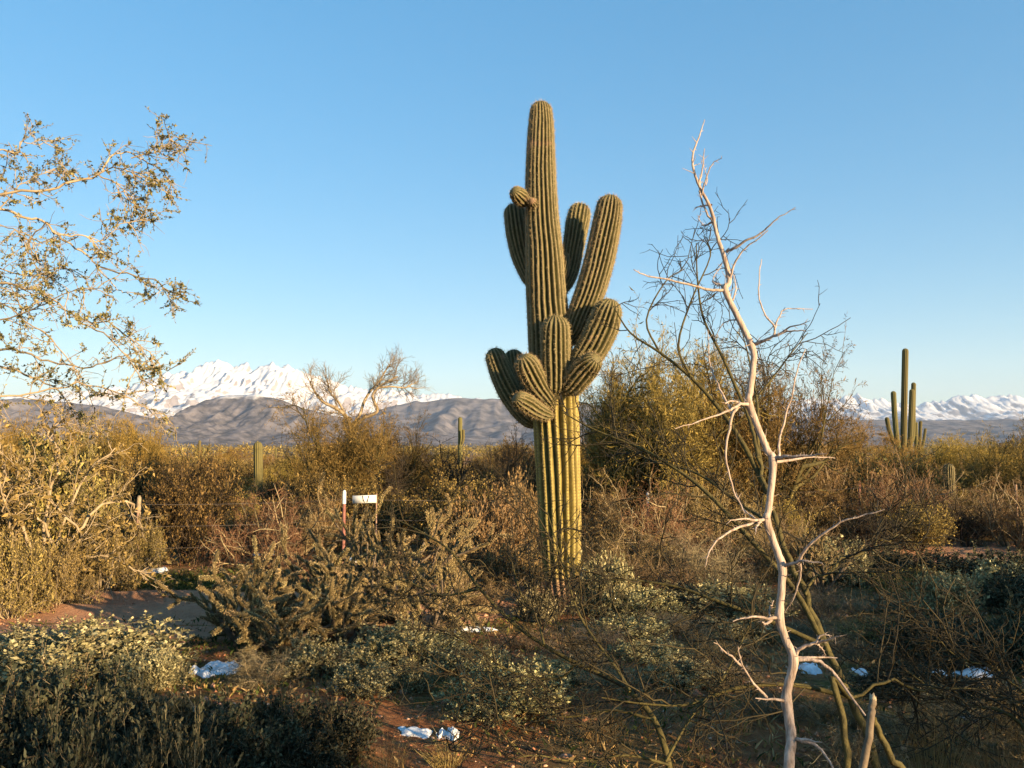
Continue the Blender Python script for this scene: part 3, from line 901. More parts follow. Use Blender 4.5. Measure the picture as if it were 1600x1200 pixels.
place_px('verde', PV, 600, 18.2, 655, 170, 'second dark palo verde right under the bleached bare treetop', 'tree', rot=2.2, var=0)
place_px('bare', 'dark_bare_shrub', 790, 16, 668, 120, 'dark leafless shrub left of the tall saguaro trunk', 'shrub', rot=.3)
place_px('bare', 'dark_bare_shrub', 690, 19, 690, 130, 'dark bare shrub below the slender one armed saguaro', 'shrub', rot=2.3)
place_px('bare', 'dark_bare_shrub', 620, 17, 700, 110, 'dark bare shrub right of the dark crowned palo verde', 'shrub', rot=4.3)
place_px('creosote', 'creosote_bush', 305, 13.0, 712, 170, 'dense olive creosote bush beyond the road between leafy tree and reddish shrub', 'shrub')
place_px('creosote', 'creosote_bush', 225, 16.5, 712, 140, 'creosote bush directly behind the left white topped post', 'shrub')
place_px('redtwig', 'reddish_twig_shrub', 430, 12.6, 768, 220, 'reddish brown leafless shrub left of the sign post', 'shrub')
place_px('redtwig', 'reddish_twig_shrub', 515, 14.6, 772, 120, 'small reddish leafless shrub just behind the sign post', 'shrub')
place_px('creosote', 'creosote_bush', 500, 16, 742, 140, 'creosote bush behind the reddish shrubs', 'shrub')
place_px('goldleaf', 'golden_leaf_bush', 765, 12.2, 772, 130, 'bush of stiff golden leaves left of the saguaro trunk', 'shrub')
place_px('goldleaf', 'golden_leaf_bush', 815, 13.2, 745, 90, 'taller stiff leaved bush touching the saguaro trunk from behind', 'shrub')
for k, (px, d, top, wd, nm, lab) in enumerate([
        (955, 13.2, 745, 170, 'twig', 'brown twiggy shrub directly right of the saguaro trunk'),
        (1040, 12.6, 752, 190, 'redtwig', 'wide reddish twig tangle beneath the big palo verde'),
        (1120, 13.5, 742, 180, 'twig', 'brown twig tangle behind the thorny dead branch'),
        (1000, 11.4, 815, 190, 'twig', 'low dark twig tangle right behind the saguaro base'),
        (1090, 11.0, 830, 180, 'greytwig', 'low greyish twig tangle behind the arching side twigs'),
        (1310, 17.2, 730, 170, 'twig', 'brown twiggy shrub left of the small barrel shaped cactus'),
        (1400, 16.0, 745, 190, 'redtwig', 'reddish twig shrub beneath the right skyline saguaro'),
        (1490, 16.6, 750, 170, 'twig', 'brown shrub in front of the small barrel shaped cactus'),
        (1570, 14.6, 752, 190, 'redtwig', 'reddish shrub around the pale right fence post'),
        (1660, 14.0, 760, 180, 'twig', 'brown shrub at the far right edge')]):
    place_px(nm, 'twig_shrub', px, d, top, wd, lab, 'shrub')
place_px('creosote', 'creosote_bush', 1535, 18, 720, 130, 'dark green bush right of the small barrel shaped cactus', 'shrub')
place_px('creosote', 'creosote_bush', 1300, 20, 712, 110, 'dark green bush between dead branch and skyline saguaro', 'shrub')

# leafy shrubs at the left, under the overhanging tree
for px, d, top, wd, lab in [
        (40, 10.8, 690, 240, 'big leafy acacia shrub at the left edge beside the road'),
        (130, 11.8, 715, 140, 'leafy acacia shrub hanging over the left snow patches'),
        (-40, 9.8, 735, 180, 'leafy acacia shrub cut by the left picture edge'),
        (95, 9.3, 850, 110, 'leafy acacia skirt covering the foot of the pale crooked boughs'),
        (30, 9.0, 835, 120, 'leafy acacia skirt at the left edge right beside the road'),
        (165, 10.6, 800, 110, 'leafy acacia spray between crooked boughs and pale topped post'),
        (230, 12.0, 820, 75, 'small yellow green shrub at the white topped post')]:
    place_px('acaciabush', 'acacia_shrub', px, d, top, wd, lab, 'shrub')

def acacia_limbs():
    d = 9.7
    o0 = np.array([xat(62, d), d, 0.])
    root = empty('acacia_tree', tuple(o0), 'acacia with bare pale crooked boughs at the left edge beside the road', 'tree')
    g = np.random.default_rng(57)
    B = [limb([(62, 925), (50, 860), (24, 800), (10, 745), (-2, 695), (-20, 660)], d, d - .6, 3.2, 1.2, None, .02),
         limb([(62, 925), (84, 862), (62, 806), (24, 782), (-10, 770)], d, d - .8, 2.6, 1.0, None, .02),
         limb([(70, 925), (108, 855), (150, 795), (190, 782), (214, 803), (224, 838)], d, d + 1.0, 2.8, 1.1, None, .015),
         limb([(66, 925), (92, 866), (128, 838), (96, 800), (44, 748), (26, 735)], d, d - .5, 2.4, .9, None, .015),
         limb([(62, 925), (40, 870), (20, 850), (10, 800), (-5, 740)], d, d - .9, 2.4, 1.0, None, .02),
         limb([(70, 925), (120, 880), (170, 870), (205, 885), (225, 905)], d, d + .2, 2.2, .8, None, .015),
         limb([(60, 925), (70, 800), (95, 720), (75, 680), (100, 650)], d, d + .3, 2.8, .9, None, .02),
         limb([(64, 925), (110, 790), (140, 735), (180, 700)], d, d + .4, 2.4, .9, None, .008)]
    for P, R in B:
        q = Geo(); q.tubes(P - o0, R, 7); link('branch', q.mesh('acacia_branch', M['pale'], True), root)
    Q = same(B, 20)[:, 4:] - o0
    S, D, i, t = spawn(Q, 14, 0, 1, 50, 16, g, .08)
    P1, R1 = grow(S, D, g.uniform(.2, .6, len(S)), .007, .003, 5, .25, 0, g)
    S, D, i, t = spawn(P1, 6, .1, 1, 50, 16, g)
    P2, R2 = grow(S, D, g.uniform(.08, .22, len(S)), .0035, .002, 3, .25, 0, g)
    tw = Geo(); tw.tubes(P1, R1, 4); tw.tubes(P2, R2, 3); link('twigs', tw.mesh('acacia_twigs', M['pale']), root)
    lf = Geo(); lf.quads(leaves(P2[g.random(len(P2)) < .7], 9, .048, .5, .2, g, .5)); link('foliage', lf.mesh('acacia_foliage', M['acacia']), root)
def xat(px, d): return (px - 800) / F * d
acacia_limbs()

# near sage shrubs
for px, d, top, wd, kind, nm, cat, lab in [
        (150, 6.9, 975, 270, 'sage', 'sage_shrub', 'shrub', 'sunlit pale sage mound in front of the dirt road'),
        (30, 7.1, 985, 210, 'sage', 'sage_shrub', 'shrub', 'sunlit sage mound at the left edge by the road'),
        (255, 6.5, 1020, 110, 'sage', 'sage_shrub', 'shrub', 'small sunlit sage shrub left of the big snow patch'),
        (425, 6.6, 1010, 140, 'greytwig', 'grey_twig_shrub', 'shrub', 'grey brown twiggy shrub in front of the left cholla'),
        (505, 6.9, 1000, 120, 'sage', 'sage_shrub', 'shrub', 'pale sage shrub between the twiggy shrub and dark cholla base'),
        (620, 7.4, 985, 150, 'sage', 'sage_shrub', 'shrub', 'pale sage shrub in front of the tall cholla'),
        (690, 7.8, 1000, 110, 'sage', 'sage_shrub', 'shrub', 'small sage shrub by the blue snow strip'),
        (790, 6.0, 1050, 190, 'sage', 'sage_shrub', 'shrub', 'round sage shrub standing in the middle of the red clearing'),
        (650, 6.6, 1040, 70, 'sage', 'sage_shrub', 'shrub', 'tiny sage tuft left of the red clearing'),
        (945, 9.3, 885, 100, 'sage', 'sage_shrub', 'shrub', 'yellow green sage shrub against the saguaro foot'),
        (840, 9.0, 935, 70, 'sage', 'sage_shrub', 'shrub', 'small sage shrub left of the saguaro foot'),
        (920, 8.0, 975, 170, 'greytwig', 'grey_twig_shrub', 'shrub', 'grey twiggy shrub in front of the saguaro foot'),
        (1090, 9.6, 925, 170, 'sage', 'sage_shrub', 'shrub', 'sage shrub behind the thorny dead branch'),
        (1030, 8.6, 950, 110, 'greytwig', 'grey_twig_shrub', 'shrub', 'grey twig tuft right of the saguaro foot'),
        (1280, 9.2, 915, 140, 'greytwig', 'grey_twig_shrub', 'shrub', 'grey twiggy shrub right of the dead branch in shade'),
        (1390, 9.4, 930, 140, 'greytwig', 'grey_twig_shrub', 'shrub', 'dim twiggy shrub in the shaded right ground'),
        (1470, 9.0, 905, 110, 'sage', 'sage_shrub', 'shrub', 'half lit sage shrub in the shaded right ground'),
        (1560, 9.6, 885, 150, 'sage', 'sage_shrub', 'shrub', 'shaded sage shrub near the right edge'),
        (1480, 7.4, 965, 200, 'shadesage', 'shade_dark_sage_shrub', 'shrub', 'dark bush above the blue right snow patches'),
        (1620, 7.0, 945, 170, 'shadesage', 'shade_dark_sage_shrub', 'shrub', 'dark bush cut by the right edge above the snow'),
        (1300, 11.5, 842, 110, 'sage', 'sage_shrub', 'shrub', 'shaded grey green shrub by the twin right snow patches'),
        (90, 4.9, 1060, 260, 'shadesage', 'shade_dark_sage_shrub', 'shrub', 'shaded dark sage mound in the lower left corner'),
        (230, 4.7, 1085, 230, 'shadesage', 'shade_dark_sage_shrub', 'shrub', 'shaded sage mound second from the lower left corner'),
        (-20, 4.3, 1110, 220, 'shadesage', 'shade_dark_sage_shrub', 'shrub', 'shaded sage shrub cut by the left edge'),
        (400, 4.9, 1090, 200, 'shadesage', 'shade_dark_sage_shrub', 'shrub', 'shaded bluish sage mound below the grey twiggy shrub'),
        (520, 5.0, 1105, 160, 'shadesage', 'shade_dark_sage_shrub', 'shrub', 'shaded sage mound beside the red clearing'),
        (130, 3.9, 1140, 170, 'shadesage', 'shade_dark_sage_shrub', 'shrub', 'shade darkened sage tips poking up at the bottom left edge'),
        (300, 3.9, 1150, 170, 'shadesage', 'shade_dark_sage_shrub', 'shrub', 'shaded sage tips at the bottom edge left of centre'),
        (1460, 5.2, 1080, 190, 'greytwig', 'grey_twig_shrub', 'shrub', 'shaded twig tangle below the blue right snow'),
        (1590, 5.0, 1060, 150, 'twig', 'twig_shrub', 'shrub', 'shaded dark twig shrub in the lower right corner'),
        (1330, 4.7, 1120, 150, 'greytwig', 'grey_twig_shrub', 'shrub', 'shaded twig litter clump around the broken stub')]:
    if nm == 'sage_shrub' and 560 < px < 1200: top -= 16
    place_px(kind, nm, px, d, top, wd, lab, cat)
for px, d, top, wd, kind, nm, lab in [
        (735, 10.6, 835, 130, 'goldleaf', 'golden_leaf_bush', 'low brownish leaved bush between tall cholla and saguaro'),
        (805, 10.4, 850, 110, 'goldleaf', 'golden_leaf_bush', 'low brownish leaved bush tucked against the left of the saguaro'),
        (760, 9.4, 905, 130, 'twig', 'twig_shrub', 'low brown twig tangle left of the saguaro foot'),
        (700, 9.8, 885, 100, 'greytwig', 'grey_twig_shrub', 'grey twig tuft behind the blue snow strip'),
        (960, 10.3, 850, 150, 'twig', 'twig_shrub', 'dark twig tangle behind the yellow green sage'),
        (1030, 10.0, 870, 150, 'twig', 'twig_shrub', 'dark hollow twig tangle right of the yellow green sage'),
        (1110, 10.4, 850, 150, 'greytwig', 'grey_twig_shrub', 'grey twig tangle left of the sparse cholla'),
        (1000, 9.2, 915, 120, 'sage', 'sage_shrub', 'pale sage right of the yellow green sage'),
        (1170, 9.4, 915, 130, 'sage', 'sage_shrub', 'sage shrub just behind the dead branch'),
        (1190, 11.6, 815, 150, 'twig', 'twig_shrub', 'brown twig tangle behind the sparse cholla'),
        (1240, 12.2, 800, 150, 'twig', 'twig_shrub', 'brown twig tangle right of the sparse cholla'),
        (1360, 12.0, 850, 120, 'shadesage', 'shade_dark_sage_shrub', 'dark shrub between the twin snow patches and the road'),
        (1450, 11.4, 862, 150, 'shadesage', 'shade_dark_sage_shrub', 'dark shrub in deep shade right of the twin snow patches'),
        (1550, 11.0, 860, 150, 'shadesage', 'shade_dark_sage_shrub', 'dark shrub in deep shade near the right edge'),
        (740, 7.1, 1008, 120, 'sage', 'sage_shrub', 'pale sage between blue snow strip and red clearing'),
        (860, 6.7, 1030, 120, 'sage', 'sage_shrub', 'pale sage left of the olive sapling stem'),
        (945, 6.4, 1052, 120, 'greytwig', 'grey_twig_shrub', 'grey twig tuft crossed by the olive sapling stem'),
        (1065, 6.5, 1045, 130, 'sage', 'sage_shrub', 'pale sage right of the olive sapling fork'),
        (1140, 6.3, 1066, 120, 'twig', 'twig_shrub', 'brown twig tuft left of the dead branch foot'),
        (985, 8.3, 960, 120, 'sage', 'sage_shrub', 'pale sage in the second row right of the saguaro'),
        (1080, 8.5, 955, 130, 'greytwig', 'grey_twig_shrub', 'grey twig tuft in the second row right of the saguaro'),
        (1150, 8.3, 958, 120, 'sage', 'sage_shrub', 'pale sage just left of the dead branch'),
        (830, 7.8, 985, 90, 'twig', 'twig_shrub', 'brown twig tuft right of the blue snow strip'),
        (575, 6.4, 1035, 110, 'sage', 'sage_shrub', 'pale sage right of the small snow lump'),
        (1250, 8.3, 955, 130, 'greytwig', 'grey_twig_shrub', 'grey twig tuft right behind the dead branch'),
        (1420, 10.4, 885, 150, 'creosote', 'creosote_bush', 'dark leafy bush behind the half lit sage'),
        (1510, 10.2, 900, 140, 'creosote', 'creosote_bush', 'dark leafy bush between half lit sage and right edge'),
        (1600, 9.0, 905, 150, 'shadesage', 'shade_dark_sage_shrub', 'dark sage cut by the right edge in shade'),
        (1370, 8.0, 965, 150, 'creosote', 'creosote_bush', 'dim leafy bush left of the blue right snow patches'),
        (1310, 7.4, 985, 120, 'greytwig', 'grey_twig_shrub', 'dim twig tangle behind the olive trunk'),
        (1410, 6.2, 1045, 140, 'shadesage', 'shade_dark_sage_shrub', 'shade darkened low sage in front of the blue right snow patches'),
        (1540, 5.9, 1085, 150, 'shadesage', 'shade_dark_sage_shrub', 'shade darkened low sage below the wider blue snow patch'),
        (1300, 5.6, 1100, 120, 'twig', 'twig_shrub', 'dim twig tangle between dead branch and broken stub'),
        (890, 7.2, 1010, 120, 'greytwig', 'grey_twig_shrub', 'grey twig tuft above the olive sapling'),
        (1010, 7.4, 1010, 110, 'sage', 'sage_shrub', 'small sage under the olive sapling fork'),
        (1120, 7.6, 1000, 130, 'twig', 'twig_shrub', 'dark twig tuft behind the lowest dead side twigs'),
        (1200, 5.6, 1085, 110, 'greytwig', 'grey_twig_shrub', 'twig tuft at the foot of the dead branch'),
        (930, 5.4, 1110, 90, 'drygrass', 'grass_tuft', 'dry grass tuft under the olive sapling stem')]:
    place_px(kind, nm, px, d, top, wd, lab, 'shrub' if kind != 'drygrass' else 'grass tuft')
for px, d, top, wd, lab in [
        (1440, 4.6, 1100, 130, 'dry grass tuft right of the broken stub'), (1540, 4.4, 1110, 140, 'dry grass tuft in the lower right shade'),
        (700, 5.0, 1135, 90, 'dry grass tuft right of the small snow lump'), (610, 4.7, 1140, 90, 'dry grass tuft beside the shaded sage mounds'),
        (1390, 9.8, 885, 60, 'thin grass tuft on the shaded right ground'), (470, 7.4, 985, 60, 'grass tuft at the foot of the left cholla')]:
    place_px('drygrass', 'grass_tuft', px, d, top, wd, lab, 'grass tuft')

# ------------------------------------------------------------------ scrub beyond the fence
spots = []
KEEP_CLEAR = [(403, 24, 752), (719, 38, 722), (1413, 32, 712), (1438, 42, 712), (312, 55, 712), (89, 34, 710), (431, 70, 712), (1479, 17, 752), (1339, 16.6, 792), (1582, 15.9, 800)]
BANDS = [(110, 'behind the leafy tree at the left edge'), (270, 'behind the left pale topped post'), (380, 'below the snow dusted foothill'), (500, 'around the stout armless saguaro'),
         (660, 'around the bleached bare treetop'), (760, 'around the slender one armed saguaro'), (900, 'just left of the big saguaro'), (1100, 'under the big palo verde'),
         (1260, 'behind the dead branch'), (1370, 'left of the right skyline saguaro'), (1500, 'right of the right skyline saguaro'), (9999, 'by the right picture edge')]
NAMES = {'creosote': ('creosote_bush', 'olive brown bush', 'olive bushes'), 'verde': ('palo_verde_tree', 'olive palo verde', 'olive palo verdes'), 'gold': ('palo_verde_tree', 'golden palo verde', 'golden palo verdes'),
         'twig': ('twig_shrub', 'brown leafless shrub', 'brown shrubs'), 'redtwig': ('reddish_twig_shrub', 'reddish leafless shrub', 'reddish shrubs'), 'greytwig': ('grey_twig_shrub', 'grey leafless shrub', 'grey shrubs'), 'bare': ('dark_bare_shrub', 'dark leafless shrub', 'dark shrubs')}
def scatter(n, px0, px1, d0, d1, kinds, grp, lab, name, top0, top1, mind):
    c = 0; tries = 0
    while c < n and tries < n * 40:
        tries += 1
        d = math.sqrt(random.uniform(d0 * d0, d1 * d1)); px = random.uniform(px0, px1); x = (px - 800) / F * d
        if any((x - a) ** 2 + (d - b) ** 2 < (mind * (.6 + d / 60)) ** 2 for a, b in spots): continue
        spots.append((x, d))
        top = random.uniform(top0, top1)
        h = min(2.8, max(.9, top_z(top, d) * random.choice([1, 1, .8, .62])))
        k = random.choice(kinds)
        wd = h * random.uniform(1.0, 1.55) if k not in ('verde', 'gold') else h * random.uniform(1.2, 1.7)
        for pp, pd, lim in KEEP_CLEAR:
            if d < pd and abs(px - pp) < wd / d * F * .55 + 10: h = min(h, top_z(lim, d))
        if h < .6: spots.pop(); continue
        where = next(w for lim, w in BANDS if px < lim); dist = 'nearer row' if d < 24 else 'far row'
        place(k, NAMES[k][0], x, d, h, wd, '%s %s, %s' % (NAMES[k][1], where, dist), 'shrub' if k not in ('verde', 'gold') else 'tree', '%s %s, %s' % (NAMES[k][2], where, dist))
        c += 1
scatter(24, -60, 480, 16, 48, ['creosote', 'creosote', 'creosote'], 'olive bushes of the left scrub', 'olive brown bush in the scrub behind the left fence', 'creosote_bush', 684, 712, 1.5)
scatter(24, -60, 480, 17, 48, ['gold', 'gold', 'verde'], 'golden palo verdes of the left scrub', 'low golden palo verde in the scrub beneath the foothills', 'palo_verde_tree', 664, 704, 1.7)
scatter(16, -60, 480, 16, 40, ['twig', 'redtwig', 'greytwig'], 'twiggy shrubs of the left scrub', 'leafless twiggy shrub in the scrub behind the left fence', 'twig_shrub', 700, 725, 1.3)
scatter(18, 500, 900, 18, 50, ['creosote'], 'olive bushes of the middle scrub', 'olive brown bush in the scrub between bare treetop and saguaro', 'creosote_bush', 686, 712, 1.5)
scatter(12, 500, 900, 20, 50, ['gold', 'gold', 'verde'], 'golden palo verdes of the middle scrub', 'low golden palo verde between bare treetop and saguaro', 'palo_verde_tree', 684, 702, 1.7)
scatter(26, 920, 1720, 18, 50, ['creosote'], 'olive bushes of the right scrub', 'olive brown bush in the scrub around the right skyline saguaro', 'creosote_bush', 684, 712, 1.5)
scatter(20, 920, 1720, 20, 50, ['gold', 'gold', 'verde'], 'golden palo verdes of the right scrub', 'low golden palo verde around the right skyline saguaro', 'palo_verde_tree', 676, 702, 1.7)
scatter(22, 920, 1720, 17, 36, ['twig', 'redtwig'], 'twiggy shrubs of the right scrub', 'leafless twiggy shrub in the scrub on the right', 'twig_shrub', 702, 730, 1.3)

scatter(16, -60, 480, 13.6, 19, ['creosote', 'creosote', 'twig', 'bare'], 'low bushes behind the left fence', 'low bush just behind the left run of fence', 'creosote_bush', 725, 790, 1.1)
scatter(14, 500, 830, 14.2, 20, ['creosote', 'bare', 'twig'], 'low bushes behind the middle fence', 'low bush between sign and saguaro trunk behind the fence', 'creosote_bush', 725, 790, 1.1)
scatter(26, 920, 1720, 13.8, 20, ['redtwig', 'twig', 'creosote', 'creosote', 'bare'], 'low bushes behind the right fence', 'low brown bush beyond the road on the right', 'twig_shrub', 730, 790, 1.0)

def distant_scrub():
    g = np.random.default_rng(77); n = 1700
    d = np.sqrt(g.uniform(48 ** 2, 260 ** 2, n)); px = g.uniform(-150, 1750, n); x = (px - 800) / F * d
    h = g.uniform(.9, 2.1, n)
    m = 26
    c = np.repeat(np.stack([x, d, h * .55], 1), m, 0); hh = np.repeat(h, m)[:, None]
    off = g.normal(0, 1, (n * m, 3)); off = off / np.linalg.norm(off, axis=1, keepdims=True) * g.uniform(.5, 1, (n * m, 1)) ** .5
    S = c + off * hh * np.array([.62, .62, .5])
    dd = norm(g.normal(0, 1, S.shape) + off); w = norm(np.cross(dd, g.normal(0, 1, S.shape)))
    l = .34 * np.exp(g.normal(0, .3, (len(S), 1)))
    V = np.stack([S, S + dd * l * .5 + w * l * .16, S + dd * l, S + dd * l * .5 - w * l * .16], 1)
    ge = Geo(); ge.quads(V)
    tag(link('distant_scrub', ge.mesh('distant_scrub', M['verde'])), 'far off scrub reading as one brown band', kind='stuff')
distant_scrub()

# ------------------------------------------------------------------ bleached bare treetop rising out of the dark palo verde
def bleached_tree():
    d = 18.6
    root = empty('bleached_tree', (0, 0, 0), 'half dead tree with bleached bare top before the snow mountain', 'tree')
    B = [limb([(556, 800), (553, 740), (551, 700), (548, 668), (540, 650), (525, 638), (505, 628), (492, 612), (484, 596)], d, d, 5, 1.2),
         limb([(551, 700), (556, 670), (565, 655), (582, 648), (590, 640), (582, 620), (590, 606), (605, 596), (622, 588)], d, d - .3, 3.6, 1.2),
         limb([(548, 668), (562, 648), (568, 630), (578, 612), (592, 596), (602, 580), (606, 572)], d, d + .4, 3, 1),
         limb([(540, 650), (530, 630), (518, 616), (512, 600)], d, d + .5, 2.2, 1),
         limb([(590, 606), (612, 604), (632, 606), (644, 600)], d - .2, d, 1.8, .8)]
    g = np.random.default_rng(5)
    tr = Geo(); tr.tubes(B[0][0], B[0][1], 8); link('trunk', tr.mesh('bleached_trunk', M['pale']), root)
    for P, R in B[1:]:
        q = Geo(); q.tubes(P, R, 6); link('branch', q.mesh('bleached_branch', M['pale']), root)
    Q = same(B, 14)[:, 5:]
    S, D, i, t = spawn(Q, 12, .1, 1, 45, 15, g, .25)
    P1, R1 = grow(S, D, g.uniform(.25, .6, len(S)), .009, .004, 4, .2, .05, g)
    S, D, i, t = spawn(P1, 9, .1, 1, 40, 15, g, .12)
    P2, R2 = grow(S, D, g.uniform(.12, .34, len(S)), .0045, .0022, 3, .2, .05, g)
    S, D, i, t = spawn(P2, 4, .1, 1, 38, 15, g, .12)
    P3, R3 = grow(S, D, g.uniform(.06, .16, len(S)), .0025, .0018, 1, .2, .05, g)
    tw = Geo(); tw.tubes(P1, R1, 4); tw.tubes(P2, R2, 3); tw.tubes(P3, R3, 3); link('twigs', tw.mesh('bleached_twigs', M['grey']), root)
bleached_tree()

# small barrel-like young saguaro on the right
def young_cactus(px, py0, py1, depth, rpx):
    x = (px - 800) / F * depth
    z1 = top_z(py0, depth)
    zt = np.linspace(-.05, z1 - rpx * depth / F * .8, 14)
    P = np.stack([np.zeros(14), np.zeros(14), zt], 1); R = np.full(14, rpx * depth / F) * (.75 + .25 * smooth(0, .4, np.linspace(0, 1, 14)))
    P, R = dome(P, R, 8)
    sk, sp = ribbed(P, R, 15, .24, seed=71, spl=.05, spacing=.05)
    root = empty('young_saguaro', (x, depth, 0), 'small barrel shaped ribbed cactus half hidden in brown scrub at right', 'cactus')
    a = link('stem', sk, root); s = link('spines', sp, root); s['kind'] = 'stuff'
young_cactus(1479, 726, 760, 17.0, 8)

# ------------------------------------------------------------------ cholla
def joint_mesh(seed, spl=.022, fat=1.0):
    g = np.random.default_rng(seed)
    prof = [(0, .45), (.08, .8), (.3, 1), (.55, .97), (.8, .85), (.94, .6), (1, .15)]
    K, sides = len(prof), 8
    th = np.arange(sides) * 2 * math.pi / sides
    bend = g.uniform(-.06, .06, 2)
    pos = np.zeros((K, sides, 3))
    for k, (z, r) in enumerate(prof):
        rr = .115 * fat * r * (1 + .16 * np.cos(th * 4 + k * 1.7))
        pos[k] = np.stack([np.cos(th) * rr + bend[0] * math.sin(z * 3), np.sin(th) * rr + bend[1] * math.sin(z * 3), np.full(sides, z)], 1)
    ge = Geo()
    k = np.arange(K - 1)[:, None] * sides; j = np.arange(sides)[None]; j2 = (j + 1) % sides
    ge.add(pos, np.stack([k + j, k + j2, k + sides + j2, k + sides + j], -1))
    nb = ge.n
    n = 170
    z = g.uniform(.03, 1, n); a = g.uniform(0, 6.28, n); r = np.interp(z, [p[0] for p in prof], [p[1] for p in prof]) * .11 * fat
    N = np.stack([np.cos(a), np.sin(a), np.zeros(n)], 1); B = N * r[:, None]; B[:, 2] = z
    d = norm(N + g.normal(0, .55, (n, 3)) + np.array([0, 0, .25])); wv = norm(np.cross(d, g.normal(0, 1, (n, 3)))) * .011
    L = (g.uniform(.5, 1.2, (n, 1))) * .12
    sp = Geo(); sp.tris(np.stack([B - wv, B + wv, B + d * L], 1))
    # one object with two materials
    q = np.concatenate(ge.q); nv = ge.n
    ge.add(np.concatenate(sp.v), None, np.concatenate(sp.t))
    me = ge.mesh('cholla_joint', M['cholla'], True)
    me.materials.append(M['chollaspine'])
    mi = np.concatenate([np.zeros(len(q), np.int32), np.ones(len(sp.v[0]) // 3, np.int32)])
    me.polygons.foreach_set('material_index', mi)
    return me
JOINTS = [joint_mesh(s, fat=.95) for s in (1, 2, 3)]
SLIM = [joint_mesh(s, fat=.75) for s in (4, 5, 6)]

def cholla(x, y, label, seed, n_max, stem_n, jl, height, spread, meshes, up=.25, lean=(0, 0)):
    """Woody forked stems; chains of spiny joints, each joint a part."""
    g = np.random.default_rng(seed)
    z0 = float(gz(x, y))
    root = empty('cholla_cactus', (x, y, z0), label, 'cactus')
    az = np.linspace(0, 6.28, stem_n, endpoint=False) + g.uniform(-.4, .4, stem_n); el = np.radians(g.uniform(15, 80, stem_n))
    S = np.stack([np.cos(az) * .05, np.sin(az) * .05, np.full(stem_n, -.03)], 1)
    D = np.stack([np.cos(az) * np.cos(el) * spread + lean[0], np.sin(az) * np.cos(el) * spread + lean[1], np.sin(el)], 1)
    P0, R0 = grow(S, D, height * g.uniform(.45, .85, stem_n), .028, .014, 5, .14, .05, g)
    st = Geo(); st.tubes(P0, R0, 6)
    S1, D1, i, t = spawn(P0, 4, .25, .95, 45, 12, g, .2)
    P1, R1 = grow(S1, D1, height * g.uniform(.15, .35, len(S1)), .015, .011, 3, .14, .08, g)
    st.tubes(P1, R1, 5)
    link('stem', st.mesh('cholla_stem', M['bark']), root)
    tips = [(P0[k, -1], norm(P0[k, -1] - P0[k, -2]), 0) for k in range(stem_n)] + [(P1[k, -1], norm(P1[k, -1] - P1[k, -2]), 0) for k in range(len(P1))]
    S2, D2, i, t = spawn(P1, 2, .2, .9, 55, 12, g, .1)
    tips += [(S2[k], D2[k], 1) for k in range(len(S2))]
    S2, D2, i, t = spawn(P0, 3, .4, .9, 60, 12, g, .1)
    tips += [(S2[k], D2[k], 1) for k in range(len(S2))]
    n = 0
    while tips and n < n_max:
        k = int(g.integers(0, len(tips))) if n > 40 else 0
        p, d, lev = tips.pop(k)
        L = jl * g.uniform(.75, 1.4) * (.95 ** lev)
        d = norm(d + g.normal(0, .12, 3))
        o = link('joint', meshes[int(g.integers(0, len(meshes)))], root)
        o.location = p; o.rotation_mode = 'QUATERNION'
        o.rotation_quaternion = Vector(d).to_track_quat('Z', 'Y') @ Quaternion((0, 0, 1), float(g.uniform(0, 6.28)))
        wd = jl * g.uniform(.85, 1.1)
        o.scale = (wd, wd, L)
        n += 1
        if lev < 5:
            e = p + d * L * .96
            for b in range(int(g.choice([1, 2, 3], p=[.45, .4, .15]))):
                dd = norm(d + norm(np.cross(d, g.normal(0, 1, 3))) * g.uniform(.35, 1.1) + np.array([0, 0, up]))
                q = e if b == 0 else p + d * L * g.uniform(.55, .95)
                tips.append((q, dd, lev + 1))
def xat(px, d): return (px - 800) / F * d
cholla(xat(440, 7.7), 7.7, 'spreading cholla with fat pale joints beside the dirt road', 3, 298, 10, .165, .72, 1.7, JOINTS, .12)
cholla(xat(610, 8.9), 8.9, 'tall cholla with slim joints right of the sign', 8, 298, 9, .17, 1.5, .8, SLIM, .35)
cholla(xat(668, 8.3), 8.3, 'low cholla joining the tall cholla toward the saguaro', 12, 270, 9, .155, .66, 1.5, SLIM, .15)
cholla(xat(545, 7.9), 7.9, 'dark low cholla between the two larger chollas', 15, 130, 6, .155, .6, 1.3, JOINTS, .15)
cholla(xat(500, 8.4), 8.4, 'dense dark cholla behind the spreading cholla and left of the tall one', 27, 280, 9, .155, .74, 1.3, JOINTS, .15)
cholla(xat(390, 8.0), 8.0, 'small cholla reaching out over the edge of the dirt road', 29, 160, 6, .15, .55, 1.5, JOINTS, .1)
cholla(xat(1275, 10.8), 10.8, 'slender sparse cholla right of the dead branch', 19, 90, 4, .15, .75, .6, SLIM, .5)

